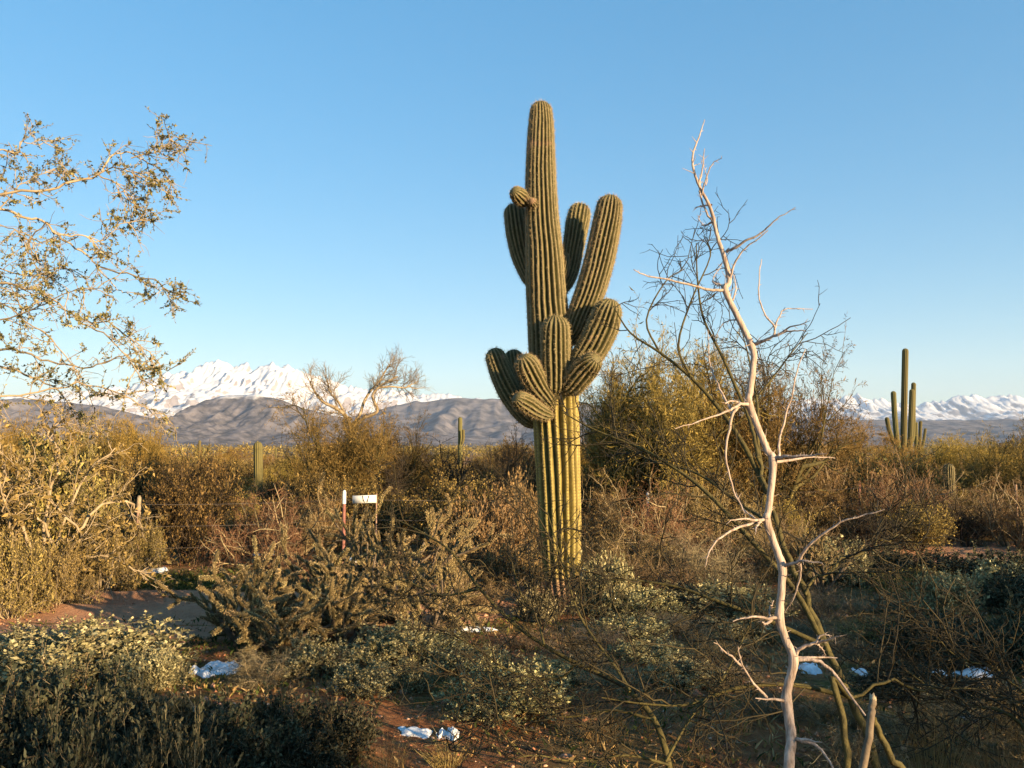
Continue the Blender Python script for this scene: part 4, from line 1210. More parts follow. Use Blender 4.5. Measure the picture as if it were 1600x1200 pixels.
# ------------------------------------------------------------------ fence, posts, sign
def post(x, y, h, r, label, mat, white=True, cap='whitepaint'):
    z = float(gz(x, y))
    root = empty('fence_post', (x, y, z), label, 'post', 'fence posts')
    g = Geo(); g.tubes(np.array([[0, 0, -.2], [0, 0, h * .4], [0, 0, h * (.82 if white else 1)]]), np.array([r, r, r * .95]), 8, True)
    link('shaft', g.mesh('post_shaft', mat), root)
    if white:
        g = Geo(); g.tubes(np.array([[0, 0, h * .815], [0, 0, h * .97], [0, 0, h]]), np.array([r * 1.12, r * 1.12, r * .6]), 8, True)
        link('cap', g.mesh('post_cap', M[cap]), root)
    return np.array([x, y, z])
FP = [post(-12.0, 9.2, 1.15, .025, 'post at the left beyond the picture edge', M['rust']),
      post(xat(222, 11.9), 11.9, 1.15, .028, 'pale topped post among the yellow green leaves at left', M['stay'], True, 'pale'),
      post(xat(540, 12.9), 12.9, 1.17, .026, 'red steel post with white top beside the sign', M['rust']),
      post(xat(590, 13.05), 13.05, 1.12, .012, 'thin bare wooden stay at the right end of the sign', M['stay'], False),
      post(2.4, 14.3, 1.12, .024, 'post hidden in the twig tangle under the palo verde', M['rust']),
      post(xat(1339, 16.6), 16.6, 1.15, .026, 'dark post in the brown scrub right of the dead branch', M['rust'], False),
      post(xat(1582, 15.9), 15.9, 1.12, .022, 'pale thin post in reddish scrub near the right edge', M['stay'], False),
      post(17.0, 15.4, 1.15, .026, 'post beyond the right picture edge', M['rust'])]
wires = empty('fence_wires', (0, 0, 0), 'sagging rusty fence wires strung between the posts', 'fence')
for hgt in (.38, .70, 1.02):
    g = Geo()
    for a, b in zip(FP[:-1], FP[1:]):
        t = np.linspace(0, 1, 9)[:, None]
        P = a + (b - a) * t; P[:, 2] += hgt - .05 * np.sin(math.pi * t[:, 0]) * np.linalg.norm(b - a) / 6
        P[:, 1] -= .028
        g.tubes(P, np.full(9, .0024), 4)
    link('wire', g.mesh('wire', M['wire']), wires)

def sign():
    d = 12.86
    a, b = W(551, 786, d), W(588, 774, d)
    wd, ht = b[0] - a[0], b[2] - a[2]
    c = (a + b) / 2
    root = empty('fence_sign', tuple(c), 'small white board with black strokes hung on the wire', 'sign')
    root.rotation_euler = (0, math.radians(-1.5), math.radians(4))
    def bx(x0, x1, z0, z1, y0, y1):
        g = Geo()
        v = [(x0, y0, z0), (x1, y0, z0), (x1, y1, z0), (x0, y1, z0), (x0, y0, z1), (x1, y0, z1), (x1, y1, z1), (x0, y1, z1)]
        g.add(v, [(0, 3, 2, 1), (4, 5, 6, 7), (0, 1, 5, 4), (1, 2, 6, 5), (2, 3, 7, 6), (3, 0, 4, 7)]); return g
    link('board', bx(-wd / 2, wd / 2, -ht / 2, ht / 2, -.0025, .0025).mesh('sign_board', M['whitepaint']), root)
    def stroke(p, q, w0):
        p, q = np.array(p), np.array(q); t = q - p; n_ = np.array([-t[1], t[0]]) / np.linalg.norm(t) * w0
        v = [(p[0] - n_[0], -.0045, p[1] - n_[1]), (p[0] + n_[0], -.0045, p[1] + n_[1]), (q[0] + n_[0], -.0045, q[1] + n_[1]), (q[0] - n_[0], -.0045, q[1] - n_[1])]
        g.quads(np.array(v)[None])
    g = Geo()
    X = lambda f: (f - .5) * wd
    Z = lambda f: (.5 - f) * ht
    stroke((X(.42), Z(.06)), (X(.45), Z(.62)), .007)
    stroke((X(.425), Z(.66)), (X(.475), Z(.62)), .011)
    stroke((X(.455), Z(.60)), (X(.50), Z(.95)), .006)
    stroke((X(.69), Z(.08)), (X(.60), Z(.92)), .008)
    link('lettering', g.mesh('sign_lettering', M['ink']), root)
sign()

# ------------------------------------------------------------------ snow patches
def snow(px, py, wpx, hpx, label, lump=.06):
    r = ray(px, py); s = -CAMZ / r[2]; c = r * s; x, y = c[0], c[1]
    rx = wpx / F * y / 2; ry = max(.10, hpx / F * y * (y / CAMZ) * .5 * .7)
    g = np.random.default_rng(int(px * 7 + py))
    n = 44
    u = np.linspace(-1.25, 1.25, n); A, B = np.meshgrid(u, u)
    r = np.hypot(A, B); X = A * rx; Y = B * ry
    nz = fbm(A * 1.1 + px, B * 1.0 + py, 5, 4) - .5
    hgt = 1 - r ** 1.6 + nz * 3.4
    Z = .62 * lump * np.clip(hgt, 0, 1.2) ** .7 * (.85 + .3 * fbm(A * 1.3 + py, B * 1.3, 12, 2)) - .015 * (hgt < 0)
    k = np.arange(n - 1)[:, None] * n; j = np.arange(n - 1)[None]
    Q = np.stack([k + j, k + j + 1, k + n + j + 1, k + n + j], -1).reshape(-1, 4)
    Q = Q[(hgt.ravel()[Q] > -.08).any(1)]
    Z = Z + gz(x + X, y + Y) - float(gz(x, y)) - .004
    ge = Geo()
    ge.add(np.stack([X, Y, Z], -1), Q)
    o = link('snow_patch', ge.mesh('snow_patch', M['snow'], True))
    o.location = (x, y, float(gz(x, y)))
    tag(o, label, 'snow patch', 'leftover snow patches')
for a in [(332, 1046, 66, 26, 'large white snow patch between the sunlit sage and the left cholla', .11),
          (545, 1076, 32, 18, 'small white snow lump below the pale sage in the middle left', .09),
          (700, 1139, 28, 14, 'small bright snow lump in front of the round sage shrub', .08),
          (645, 1137, 48, 10, 'thin flat snow strip left of the small bright lump', .03),
          (236, 872, 50, 9, 'upper of two white snow strips beyond the road', .10),
          (232, 897, 46, 8, 'lower of two white snow strips beyond the road', .08),
          (735, 982, 70, 10, 'blue shaded snow strip left of the saguaro foot', .05),
          (1380, 833, 46, 9, 'upper of the twin shaded snow patches on the right', .10),
          (1384, 842, 30, 5, 'lower of the twin shaded snow patches on the right', .08),
          (1264, 1046, 42, 22, 'blue shaded snow patch behind the dead branch', .09),
          (1466, 1051, 34, 12, 'left of the two blue snow patches at lower right', .07),
          (1528, 1054, 72, 22, 'wider of the two blue snow patches at lower right', .09),
          (1346, 1050, 16, 9, 'tiny snow scrap right of the dead branch', .05),
          (1520, 1128, 24, 10, 'tiny shaded snow scrap in the lower right', .05),
          (425, 862, 40, 10, 'snow patch behind the left cholla by the reddish shrub', .10),
          (545, 880, 20, 8, 'snow scrap at the foot of the sign post', .08),
          (510, 1195, 24, 10, 'snow scrap at the very bottom left of the clearing', .05)]:
    snow(*a)

# ------------------------------------------------------------------ thorny dead branch close to the camera
def dead_branch():
    root = empty('dead_branch', (0, 0, 0), 'bleached thorny dead branch rising close to the camera', 'branch')
    D0 = 2.2
    main = [(1245, 1800), (1238, 1500), (1233, 1300), (1233, 1200), (1236, 1150), (1229, 1095), (1232, 1070), (1240, 1030), (1228, 1000), (1218, 965), (1221, 920), (1222, 885), (1210, 850),
            (1198, 812), (1200, 800), (1205, 760), (1208, 718), (1200, 705), (1185, 670), (1170, 630), (1172, 610), (1178, 560), (1174, 540), (1165, 520), (1145, 480), (1133, 452), (1139, 440),
            (1134, 410), (1121, 370), (1110, 325), (1092, 290), (1083, 262), (1083, 240), (1092, 215), (1101, 187)]
    m = len(main)
    dep = np.interp(np.arange(m), [0, 5, 16, m - 1], [2.0, 2.15, 2.2, 2.35])
    w = np.array([W(x, y, d) for (x, y), d in zip(main, dep)])
    py = np.array([p[1] for p in main])
    rp = np.interp(py, [185, 215, 262, 300, 340, 400, 450, 480, 540, 620, 700, 812, 960, 1100, 1200, 1800], [.8, 1.6, 2.8, 3.6, 4.2, 5.4, 6.6, 7, 7.4, 7.8, 8, 8.2, 9, 10.5, 12, 20])
    nodes = {1200 - 0: 0}
    n = (m - 1) * 6 + 1
    P = spline(w, n); u = np.linspace(0, m - 1, n)
    R = np.interp(u, np.arange(m), rp * dep / F) * .66
    for q in (452, 630, 718, 812, 885, 965, 1030, 1095, 540):       # swollen joints where thorns leave
        k = int(np.argmin(np.abs(py - q)))
        R = R * (1 + .22 * np.exp(-((u - k) / .35) ** 2))
    R = R * (1 + .12 * (fbm(u * .9, u * 0, 3, 4) - .5)); P[1:-1] += np.random.default_rng(3).normal(0, .0004, (n - 2, 3))
    g = Geo(); g.tubes(P, R, 12)
    gs = np.random.default_rng(8)
    S, D, i, t = spawn(P[None, int(n * .12):], 70, 0, .98, 62, 14, gs, .15)
    TP, TR = grow(S, D, gs.uniform(.008, .045, len(S)), .0017, .0004, 3, .12, .05, gs)
    g.tubes(TP, TR, 5)
    link('main_stem', g.mesh('dead_main_stem', M['dead'], True), root)
    side = [
        ([(1092, 290), (1098, 262), (1101, 232)], 2.2, .6, 0), ([(1097, 305), (1101, 285), (1113, 256), (1128, 247)], 2.0, .5, -.05),
        ([(1103, 290), (1104, 275), (1095, 248)], 1.2, .4, .05),
        ([(1114, 347), (1100, 325), (1094, 300), (1095, 284)], 2.4, 1.4, .04),
        ([(1112, 320), (1095, 322), (1085, 327)], 2.2, .6, .1), ([(1114, 347), (1102, 352), (1096, 349), (1090, 336)], 2.4, .5, .12),
        ([(1136, 393), (1150, 386), (1170, 374), (1195, 360), (1212, 343), (1243, 324)], 3.6, .6, -.12),
        ([(1139, 438), (1147, 415), (1160, 392), (1180, 376), (1200, 360)], 2.6, .8, -.08),
        ([(1134, 452), (1115, 454), (1085, 447), (1045, 437), (1005, 429), (990, 421)], 3.6, .7, -.06),
        ([(1134, 452), (1122, 443), (1116, 440)], 2.6, .6, .05), ([(1122, 447), (1114, 436), (1128, 412)], 1.6, .5, .1),
        ([(1145, 470), (1150, 445), (1141, 420)], 2.0, .6, .1),
        ([(1178, 538), (1195, 532), (1212, 524), (1235, 517), (1258, 517)], 4.2, .8, -.1), ([(1212, 524), (1235, 512), (1266, 501)], 2.6, .5, -.14),
        ([(1208, 526), (1210, 510), (1196, 492), (1187, 468), (1186, 435), (1190, 405)], 2.4, .7, .06),
        ([(1210, 515), (1217, 495), (1230, 482), (1270, 483)], 1.8, .6, .12),
        ([(1150, 500), (1130, 505), (1115, 530)], 1.6, .5, .1),
        ([(1170, 631), (1157, 632), (1140, 641), (1105, 654), (1055, 670)], 4.2, .7, -.12),
        ([(1142, 640), (1128, 615), (1115, 585), (1108, 560), (1106, 515)], 2.8, .6, .2),
        ([(1160, 631), (1146, 645), (1138, 680), (1134, 715), (1143, 755), (1158, 790), (1164, 804)], 3.4, .8, -.05),
        ([(1160, 632), (1145, 626), (1132, 630)], 3.0, 1.0, -.05),
        ([(1208, 716), (1232, 713), (1262, 712), (1292, 709)], 4.6, .9, -.1), ([(1210, 722), (1245, 718), (1275, 714), (1305, 716)], 3.4, .6, .05),
        ([(1217, 714), (1218, 690), (1226, 655), (1236, 620), (1245, 580), (1259, 545)], 3.0, .7, .1),
        ([(1207, 716), (1199, 700), (1192, 690)], 2.0, .5, .08),
        ([(1198, 811), (1180, 813), (1160, 811), (1140, 813)], 4.0, .8, -.05), ([(1182, 816), (1150, 826), (1122, 843), (1108, 862), (1102, 886)], 3.2, .7, -.1),
        ([(1190, 812), (1182, 822), (1181, 832)], 3.0, .8, -.06), ([(1180, 811), (1162, 795), (1150, 770)], 2.2, .6, .1),
        ([(1223, 884), (1240, 880), (1260, 876), (1285, 880)], 4.2, .9, -.08), ([(1246, 879), (1262, 855), (1290, 832), (1325, 812), (1382, 796)], 3.8, .8, -.12),
        ([(1250, 880), (1250, 900), (1242, 930), (1226, 957)], 2.6, .8, .06),
        ([(1218, 965), (1200, 966), (1175, 964), (1145, 971)], 4.2, .8, -.05), ([(1205, 968), (1198, 975), (1190, 972)], 4.0, 1.0, -.1), ([(1203, 965), (1203, 950), (1209, 938)], 2.6, .6, .05),
        ([(1241, 1028), (1248, 1016), (1262, 1008), (1274, 1004), (1284, 992), (1300, 994)], 4.6, .8, -.05), ([(1272, 1005), (1292, 1000), (1312, 994)], 3.2, .7, -.1), ([(1276, 1007), (1284, 1014), (1290, 1023)], 2.6, .6, .04),
        ([(1241, 1029), (1270, 1027), (1308, 1028)], 4.0, .8, .03), ([(1244, 1031), (1275, 1033), (1300, 1048), (1325, 1082), (1352, 1118)], 4.4, 1.6, -.06),
        ([(1229, 1095), (1210, 1093), (1180, 1091)], 4.0, .9, -.04), ([(1198, 1090), (1178, 1068), (1160, 1040), (1153, 1010)], 3.2, .8, -.1), ([(1160, 1041), (1138, 1022), (1115, 1004)], 3.0, .6, -.14),
        ([(1238, 1155), (1262, 1156), (1284, 1160)], 4.4, .8, -.06), ([(1250, 1157), (1275, 1164), (1292, 1185), (1305, 1206)], 4.0, 1.2, -.08),
    ]
    for pts, r0, r1, dz in side:
        y0 = pts[0][1]; d = float(np.interp(y0, py[::-1], dep[::-1]))
        Ps, Rs = limb(pts, d, d + dz, r0 * .74, r1 * .9, None, .0011)
        q = Geo(); q.tubes(Ps, Rs, 7)
        # thorns along the side branch
        gg = np.random.default_rng(int(y0 * 3 + pts[-1][0]))
        S, D, i, t = spawn(Ps[None], 7, .1, .98, 55, 14, gg)
        TP, TR = grow(S, D, gg.uniform(.008, .02, len(S)), .0012, .0003, 1, .05, 0, gg)
        q.tubes(TP, TR, 4)
        link('side_branch', q.mesh('dead_side_branch', M['dead'], True), root)
dead_branch()

# ------------------------------------------------------------------ green barked palo verde in the near right, thin dark twigs
def near_verde():
    root = empty('young_palo_verde', (0, 0, 0), 'near leafless palo verde with olive trunk and thin dark twigs behind the dead branch', 'tree')
    g = np.random.default_rng(41)
    A = [limb([(1400, 1330), (1372, 1200), (1330, 1090), (1290, 1010), (1258, 930), (1228, 860), (1205, 790), (1190, 730), (1178, 680), (1165, 640)], 4.4, 5.6, 7.0, 2.2, None, .006),
         limb([(1190, 730), (1184, 690), (1184, 640), (1178, 600), (1170, 560), (1160, 520)], 5.4, 5.8, 3.2, .8),
         limb([(1200, 772), (1165, 700), (1125, 640), (1080, 590), (1030, 550), (985, 520), (958, 478)], 5.3, 6.0, 4.6, .9),
         limb([(1165, 640), (1130, 560), (1100, 500), (1090, 440), (1088, 380)], 5.6, 6.2, 3.0, .8),
         limb([(1290, 1010), (1240, 920), (1170, 840), (1110, 775), (1060, 735), (1000, 700), (930, 672), (880, 645)], 4.8, 5.8, 5.0, .9),
         limb([(1240, 900), (1200, 820), (1160, 790), (1090, 740), (1020, 720), (960, 690)], 5.0, 6.4, 3.5, .9),
         limb([(1330, 1090), (1300, 1060), (1318, 1130), (1322, 1230), (1322, 1330)], 4.5, 4.3, 4.5, 6, None, .006),
         limb([(1290, 1010), (1190, 965), (1110, 935), (1050, 915), (960, 905), (900, 915)], 4.8, 5.4, 4.0, .9),
         limb([(1330, 1090), (1240, 1070), (1150, 1075), (1080, 1100), (1010, 1100), (940, 1090)], 4.5, 4.6, 4.0, .9),
         limb([(1258, 930), (1300, 880), (1352, 862), (1400, 835), (1440, 850)], 4.9, 5.4, 2.4, .7, None, .015),
         limb([(1165, 640), (1200, 600), (1230, 560), (1262, 520)], 5.6, 6.0, 2.0, .7),
         limb([(1080, 590), (1060, 540), (1080, 470), (1110, 400), (1100, 370)], 5.6, 6.0, 2.2, .7),
         limb([(1030, 550), (1010, 500), (1040, 440), (1070, 420)], 5.8, 6.0, 1.8, .7),
         limb([(1330, 1090), (1395, 1062), (1440, 1080), (1520, 1075), (1620, 1110)], 4.5, 4.6, 2.6, .7, None, .008),
         limb([(1640, 1180), (1580, 1120), (1520, 1105), (1470, 1085), (1420, 1050)], 4.6, 4.8, 3.5, .8, None, .008),
         limb([(1640, 1110), (1590, 1075), (1545, 1040), (1500, 1030), (1460, 990)], 4.8, 5.0, 3, .8, None, .008)]
    tr = Geo(); tr.tubes(A[0][0], A[0][1], 10); link('trunk', tr.mesh('verde_trunk', M['olive'], True), root)
    for P, R in A[1:]:
        q = Geo(); q.tubes(P, R, 7); link('branch', q.mesh('verde_branch', M['olive'], True), root)
    HI = [A[k] for k in (1, 2, 3, 10, 11, 12)]
    S0, D0, i, t = spawn(same(HI, 20), 6, .3, 1, 48, 14, g, .1)
    S1, D1, i, t = spawn(same([A[k] for k in (4, 5, 7, 8, 9, 13, 14, 15)], 20), 16, .12, 1, 48, 14, g, .1)
    S = np.concatenate([S0, S1]); D = np.concatenate([D0, D1])
    lo = np.arange(len(S)) >= len(S0)
    P1, R1 = grow(S, D, g.uniform(.22, .75, len(S)) * np.where(lo, 1, .7), np.where(lo, .0052, .0040), np.where(lo, .0030, .0022), 7, .17, .02, g)
    S, D, i, t = spawn(P1, 8, .1, 1, 52, 16, g, .05)
    k = lo[i] | (g.random(len(i)) < .5); S, D = S[k], D[k]
    P2, R2 = grow(S, D, g.uniform(.08, .32, len(S)), .0034, .0020, 4, .22, 0, g)
    S, D, i, t = spawn(P2, 3, .1, 1, 55, 14, g)
    P3, R3 = grow(S, D, g.uniform(.02, .09, len(S)), .0022, .0012, 2, .2, 0, g)
    tw = Geo(); tw.tubes(P1, R1, 4); tw.tubes(P2, R2, 3); tw.tubes(P3, R3, 3)
    link('twigs', tw.mesh('verde_twigs', M['olivetwig']), root)
near_verde()

def low_verde():
    root = empty('leaning_palo_verde', (0, 0, 0), 'leaning olive sapling crossing the clearing below the saguaro foot', 'sapling')
    g = np.random.default_rng(43)
    A = [limb([(1062, 1330), (1045, 1195), (1022, 1125), (985, 1080), (962, 1065), (900, 1036), (850, 1008), (800, 972), (750, 920), (705, 862), (660, 832), (620, 812)], 4.5, 6.2, 5.6, .9),
         limb([(985, 1080), (960, 1040), (930, 1000), (905, 960), (885, 900), (870, 850), (855, 800)], 4.7, 5.4, 2.8, .7),
         limb([(850, 1008), (845, 985), (840, 965), (815, 930), (800, 880)], 5.0, 5.4, 2.2, .7),
         limb([(1022, 1125), (960, 1110), (890, 1120), (820, 1110), (760, 1080), (720, 1040)], 4.6, 5.0, 2.2, .7),
         limb([(750, 920), (690, 930), (640, 910), (590, 900)], 5.7, 6.0, 2.0, .7),
         limb([(1045, 1195), (980, 1180), (900, 1190), (830, 1180), (760, 1200)], 4.4, 4.2, 2.2, .7),
         limb([(1040, 1190), (1080, 1120), (1130, 1060), (1160, 1000), (1180, 950)], 4.4, 4.8, 2.4, .7),
         limb([(900, 1036), (870, 1060), (800, 1050), (740, 1010), (690, 980)], 4.9, 5.3, 2.4, .8)]
    tr = Geo(); tr.tubes(A[0][0], A[0][1], 9); link('trunk', tr.mesh('sapling_trunk', M['olive'], True), root)
    for P, R in A[1:]:
        q = Geo(); q.tubes(P, R, 7); link('branch', q.mesh('sapling_branch', M['olive'], True), root)
    Q = same(A, 20)
    S, D, i, t = spawn(Q, 14, .18, 1, 50, 14, g, .08)
    P1, R1 = grow(S, D, g.uniform(.2, .7, len(S)), .0048, .0028, 7, .17, .01, g)
    S, D, i, t = spawn(P1, 8, .1, 1, 55, 16, g)
    P2, R2 = grow(S, D, g.uniform(.08, .3, len(S)), .0032, .0019, 4, .24, 0, g)
    S, D, i, t = spawn(P2, 3, .1, 1, 55, 14, g)
    P3, R3 = grow(S, D, g.uniform(.02, .08, len(S)), .0021, .0012, 2, .2, 0, g)
    tw = Geo(); tw.tubes(P1, R1, 4); tw.tubes(P2, R2, 3); tw.tubes(P3, R3, 3)
    link('twigs', tw.mesh('sapling_twigs', M['olivetwig']), root)
low_verde()

def stub():
    root = empty('broken_stub', (0, 0, 0), 'forked broken branch stub with pale cut end at lower right', 'branch')
    P, R = limb([(1330, 1330), (1348, 1200), (1358, 1140), (1362, 1112), (1364, 1094)], 3.4, 3.5, 6.2, 5.2, None, .003)
    g = Geo(); g.tubes(P, R, 9); link('stem', g.mesh('stub_stem', M['bark'], True), root)
    e = P[-1]; dd = norm(P[-1] - P[-2]); sd = norm(np.cross(dd, [0, 1, 0])); sv = np.cross(dd, sd)
    a = np.arange(9) * 2 * math.pi / 9; gg = np.random.default_rng(4)
    ring = e + R[-1] * 1.01 * (np.cos(a)[:, None] * sd + np.sin(a)[:, None] * sv) - dd * .004
    rim = e + R[-1] * .9 * (np.cos(a)[:, None] * sd + np.sin(a)[:, None] * sv) + dd * gg.uniform(.004, .03, (9, 1))
    c = Geo(); k = np.arange(9); c.add(np.vstack([ring, rim, [e + dd * .006]]), np.stack([k, (k + 1) % 9, 9 + (k + 1) % 9, 9 + k], 1), np.stack([9 + k, 9 + (k + 1) % 9, np.full(9, 18)], 1))
    link('broken_end', c.mesh('stub_end', M['pale']), root)
    P, R = limb([(1364, 1120), (1376, 1150), (1392, 1182), (1420, 1220), (1450, 1330)], 3.5, 3.5, 4.5, 6, None, .003)
    g = Geo(); g.tubes(P, R, 9, True); link('fork', g.mesh('stub_fork', M['olive'], True), root)
stub()

# ------------------------------------------------------------------ leafy tree reaching in from the left
def left_tree():
    root = empty('overhanging_tree', (-5.6, 5.6, 0), 'leafy tree reaching in from the left with pale boughs', 'tree')
    g = np.random.default_rng(51)
    off = np.array([-5.6, 5.6, 0])
    trunk = spline(np.array([[-5.6, 5.6, -.15], [-5.55, 5.62, .8], [-5.35, 5.6, 1.7], [-5.2, 5.5, 2.6], [-5.0, 5.5, 3.4]]), 24)
    tg = Geo(); tg.tubes(trunk - off, np.linspace(.13, .06, 24), 10); link('trunk', tg.mesh('tree_trunk', M['pale'], True), root)
    spec = [([(-60, 312), (0, 302), (70, 298), (110, 285), (153, 273), (170, 247), (190, 238), (215, 245), (250, 266), (274, 288)], 3.2, 1.0),
            ([(153, 273), (185, 290), (205, 315), (214, 331)], 1.6, .6), ([(205, 247), (235, 240), (256, 227), (274, 213)], 1.5, .6),
            ([(153, 273), (175, 262), (200, 268), (225, 274), (262, 292)], 1.6, .7),
            ([(-60, 318), (0, 325), (40, 340), (72, 347), (90, 368), (130, 394), (150, 415), (175, 445), (192, 458)], 3.2, .9),
            ([(-60, 447), (0, 443), (40, 447), (80, 465), (120, 500), (160, 522), (200, 558), (224, 602)], 3.0, .9),
            ([(-60, 570), (0, 545), (40, 552), (90, 568), (140, 572), (185, 560), (225, 545)], 3.0, .9),
            ([(-60, 300), (-20, 250), (0, 235), (28, 240), (30, 222), (55, 225), (82, 221)], 2.2, .7),
            ([(90, 366), (130, 368), (158, 378), (190, 352), (240, 342)], 1.8, .7),
            ([(150, 415), (200, 430), (240, 438), (272, 458), (292, 462)], 2.0, .7),
            ([(120, 500), (170, 505), (205, 530), (240, 560), (262, 580)], 1.9, .7),
            ([(-60, 590), (0, 572), (50, 590), (90, 610), (115, 640), (135, 668)], 2.6, .8),
            ([(-60, 400), (0, 420), (50, 430), (100, 420), (150, 440)], 1.8, .7),
            ([(-60, 505), (0, 500), (60, 480), (110, 455), (160, 450)], 2.0, .7),
            ([(0, 325), (30, 290), (70, 268), (98, 262)], 1.5, .6), ([(72, 347), (45, 380), (60, 420), (85, 440)], 1.6, .6),
            ([(-60, 360), (0, 352), (35, 366), (60, 395), (85, 400)], 1.6, .6),
            ([(-60, 480), (-10, 470), (40, 500), (90, 540), (130, 600), (150, 640)], 2.0, .7),
            ([(-60, 640), (0, 620), (60, 612), (120, 600), (180, 612), (230, 640), (262, 650)], 2.4, .8)]
    B = []
    for k, (pts, r0, r1) in enumerate(spec):
        d0 = 5.4 + .5 * math.sin(k * 2.3); d1 = d0 + .5 * math.cos(k * 1.7)
        if k in (1, 2, 3): d0 = d1 = 5.5
        P, R = limb(pts, d0, d1, r0 * .72, r1 * .8, None, .006)
        if pts[0][0] <= -60:            # carry the bough back to the trunk
            j = 10 + (k * 3) % 13
            b = np.array([trunk[j], (trunk[j] + P[0]) / 2 + np.array([0, 0, .12]), P[0]])
            bp = spline(b, 8)[:-1]; P = np.vstack([bp, P]); R = np.concatenate([np.linspace(R[0] * 2.2, R[0] * 1.05, 7), R])
        B.append((P, R))
        q = Geo(); q.tubes(P - off, R, 7); link('branch', q.mesh('tree_branch', M['pale'], True), root)
    Q = same(B, 24)[:, 5:] - off
    S, D, i, t = spawn(Q, 15, .0, 1, 50, 16, g, -.05)
    P1, R1 = grow(S, D, g.uniform(.07, .27, len(S)), .0034, .0018, 5, .22, -.03, g)
    S, D, i, t = spawn(P1, 5, .1, 1, 50, 16, g)
    P2, R2 = grow(S, D, g.uniform(.05, .16, len(S)), .0022, .0013, 3, .25, 0, g)
    tw = Geo(); tw.tubes(P1, R1, 4); tw.tubes(P2, R2, 3)
    link('twigs', tw.mesh('tree_twigs', M['pale']), root)
    lf = Geo()
    keep = g.random(len(P2)) < .6
    lf.quads(leaves(P2[keep], 12, .019, .5, .1, g, .5, .2))
    tip = P1[:, -2:][g.random(len(P1)) < .6]
    lf.quads(leaves(tip, 26, .020, .5, 0, g, .5, .2))
    link('foliage', lf.mesh('tree_foliage', M['treeleaf']), root)
left_tree()

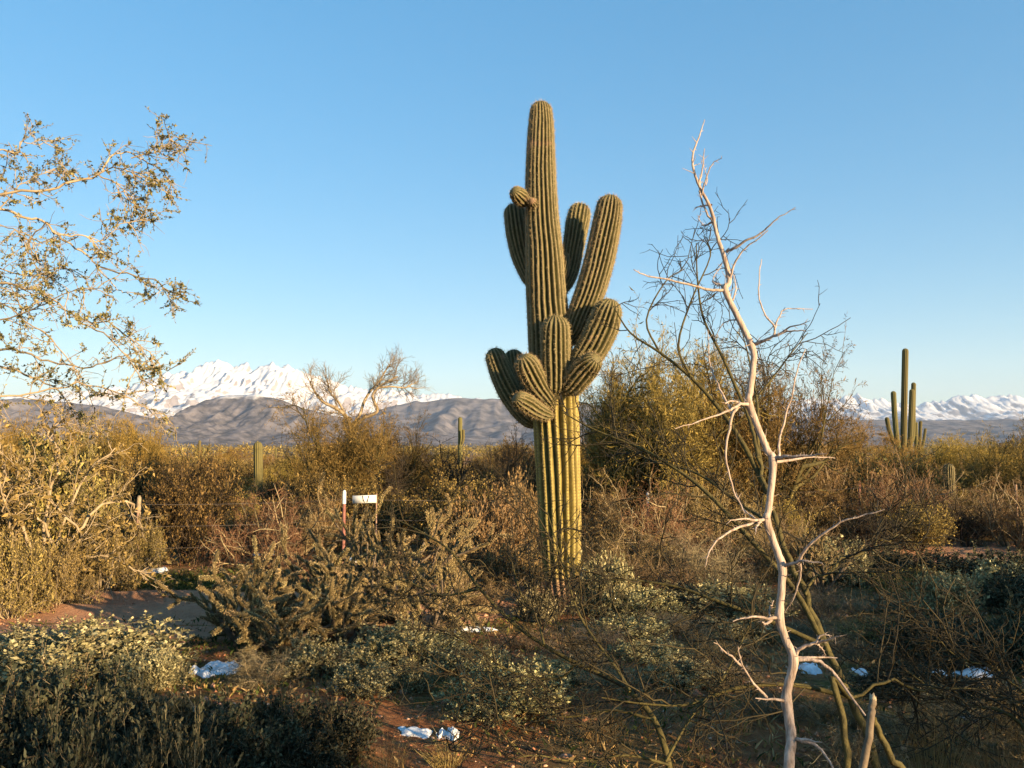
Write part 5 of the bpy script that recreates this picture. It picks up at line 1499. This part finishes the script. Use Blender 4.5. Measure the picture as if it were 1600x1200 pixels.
# ------------------------------------------------------------------ ground cover
def grass():
    g = np.random.default_rng(61)
    c = []
    def strip(n, x0, x1, y0, y1):
        x = g.uniform(x0, x1, n); y = g.uniform(y0, y1, n); c.append(np.stack([x, y], 1))
    x = g.uniform(-9, -2.5, 16000); y = road_mid(x) + 1.35 + np.abs(g.normal(0, .55, 16000)); c.append(np.stack([x, y], 1))
    x = g.uniform(-9, 8, 4000); y = road_mid(x) - 1.3 - np.abs(g.normal(0, .3, 4000)); c.append(np.stack([x, y], 1))
    strip(11000, -6, 6, 3.6, 9)
    strip(1200, 2, 11, 8, 15)
    p = np.concatenate(c)
    k = vnoise(p[:, 0] * .9 + 4, p[:, 1] * .9, 91) > g.uniform(.35, .75, len(p))
    p = p[k]; n = len(p)
    S = np.stack([p[:, 0], p[:, 1], gz(p[:, 0], p[:, 1]) - .005], 1)
    D = norm(np.stack([g.normal(0, .5, n), g.normal(0, .5, n), np.ones(n)], 1))
    L = g.uniform(.02, .08, n)[:, None]; w = norm(np.cross(D, g.normal(0, 1, (n, 3)))) * .002
    m = S + D * L * .6; t = S + D * L + np.stack([g.normal(0, .02, n), g.normal(0, .02, n), np.zeros(n)], 1)
    ge = Geo(); ge.quads(np.stack([S - w, S + w, m + w * .7, t], 1))
    tag(link('grass', ge.mesh('grass', M['grass'])), 'short green grass and moss among the shrubs', kind='stuff')
    n = 26000
    p = np.stack([g.uniform(-5.5, 7, n), g.uniform(3.4, 10.5, n)], 1)
    k = (vnoise(p[:, 0] * 1.1 + 30, p[:, 1] * 1.1, 92) > g.uniform(.30, .70, n)) & (np.abs(p[:, 1] - road_mid(p[:, 0])) > 1.2)
    p = p[k]; n = len(p)
    S = np.stack([p[:, 0], p[:, 1], gz(p[:, 0], p[:, 1]) - .005], 1)
    D = norm(np.stack([g.normal(0, .7, n), g.normal(0, .7, n), np.ones(n)], 1))
    L = g.uniform(.03, .09, n)[:, None]; w = norm(np.cross(D, g.normal(0, 1, (n, 3)))) * .0022
    m = S + D * L * .6; t = S + D * L + np.stack([g.normal(0, .02, n), g.normal(0, .02, n), np.zeros(n)], 1)
    ge = Geo(); ge.quads(np.stack([S - w, S + w, m + w * .7, t], 1))
    tag(link('dry_grass', ge.mesh('dry_grass', M['straw'])), 'sparse straw coloured grass on the clearing', kind='stuff')
    # straw litter and fallen twigs
    n = 5500
    x = g.uniform(-7, 7.5, n); y = g.uniform(3.4, 14, n); k = np.abs(y - road_mid(x)) > 1.25; x, y = x[k], y[k]; n = len(x)
    S = np.stack([x, y, gz(x, y) + .004], 1); a = g.uniform(0, 6.28, n)
    D = norm(np.stack([np.cos(a), np.sin(a), g.uniform(-.02, .3, n)], 1))
    P, R = grow(S, D, g.uniform(.03, .2, n), .0022, .001, 2, .15, 0, g)
    ge = Geo(); ge.tubes(P, R, 3)
    tag(link('twig_litter', ge.mesh('twig_litter', M['grey'])), 'fallen twigs littering the ground', kind='stuff')
    # pebbles
    n = 12000
    x = g.uniform(-7, 7, n); y = 3.4 + 10 * g.random(n) ** 1.6; r = .007 * np.exp(g.normal(0.45, .55, n))
    o6 = np.array([[1, 0, 0], [-1, 0, 0], [0, 1, 0], [0, -1, 0], [0, 0, .7], [0, 0, -.7]])
    V = o6[None] * r[:, None, None] * g.uniform(.6, 1.3, (n, 6, 1)) + np.stack([x, y, gz(x, y) + np.where(np.abs(y - road_mid(x)) < 1.25, .016, 0)], 1)[:, None]
    f = np.array([[0, 2, 4], [2, 1, 4], [1, 3, 4], [3, 0, 4], [2, 0, 5], [1, 2, 5], [3, 1, 5], [0, 3, 5]])
    ge = Geo(); ge.add(V, None, (np.arange(n)[:, None, None] * 6 + f[None]))
    tag(link('gravel', ge.mesh('gravel', M['stone'])), 'loose reddish gravel on floor and road', kind='stuff')
grass()

# ------------------------------------------------------------------ scrub behind and beside the camera, which shades the near ground
def shade_spot(c, t):
    ca, sa = math.cos(SUN_AZ), math.sin(SUN_AZ)
    return ca * c + sa * t, sa * c - ca * t
around = [(6.6, 1.0, 1.9, 1.8, 'creosote'), (9.2, 1.0, 2.2, 2.4, 'creosote'), (10.2, 2.1, 2.4, 2.6, 'creosote'), (11.2, 3.2, 2.4, 2.6, 'creosote'), (12.2, 4.3, 2.4, 2.6, 'creosote'),
          (13.4, 6.0, 2.2, 3.0, 'twig')]
for t in (6.4, 8.2, 10.0):
    for c in (.2, 1.0, 1.8, 2.5):
        x, y = shade_spot(c, t)
        around.append((x, y, .42 + (t + 4.4) * math.tan(SUN_EL), 1.5, 'creosote'))
for k, (x, y, h, w, kind) in enumerate(around):
    place(kind, {'creosote': 'creosote_bush', 'twig': 'twig_shrub', 'shadesage': 'shade_dark_sage_shrub'}[kind], x, y, h, w, 'bush standing behind or beside the viewpoint outside the picture', 'shrub', 'bushes around the viewpoint')
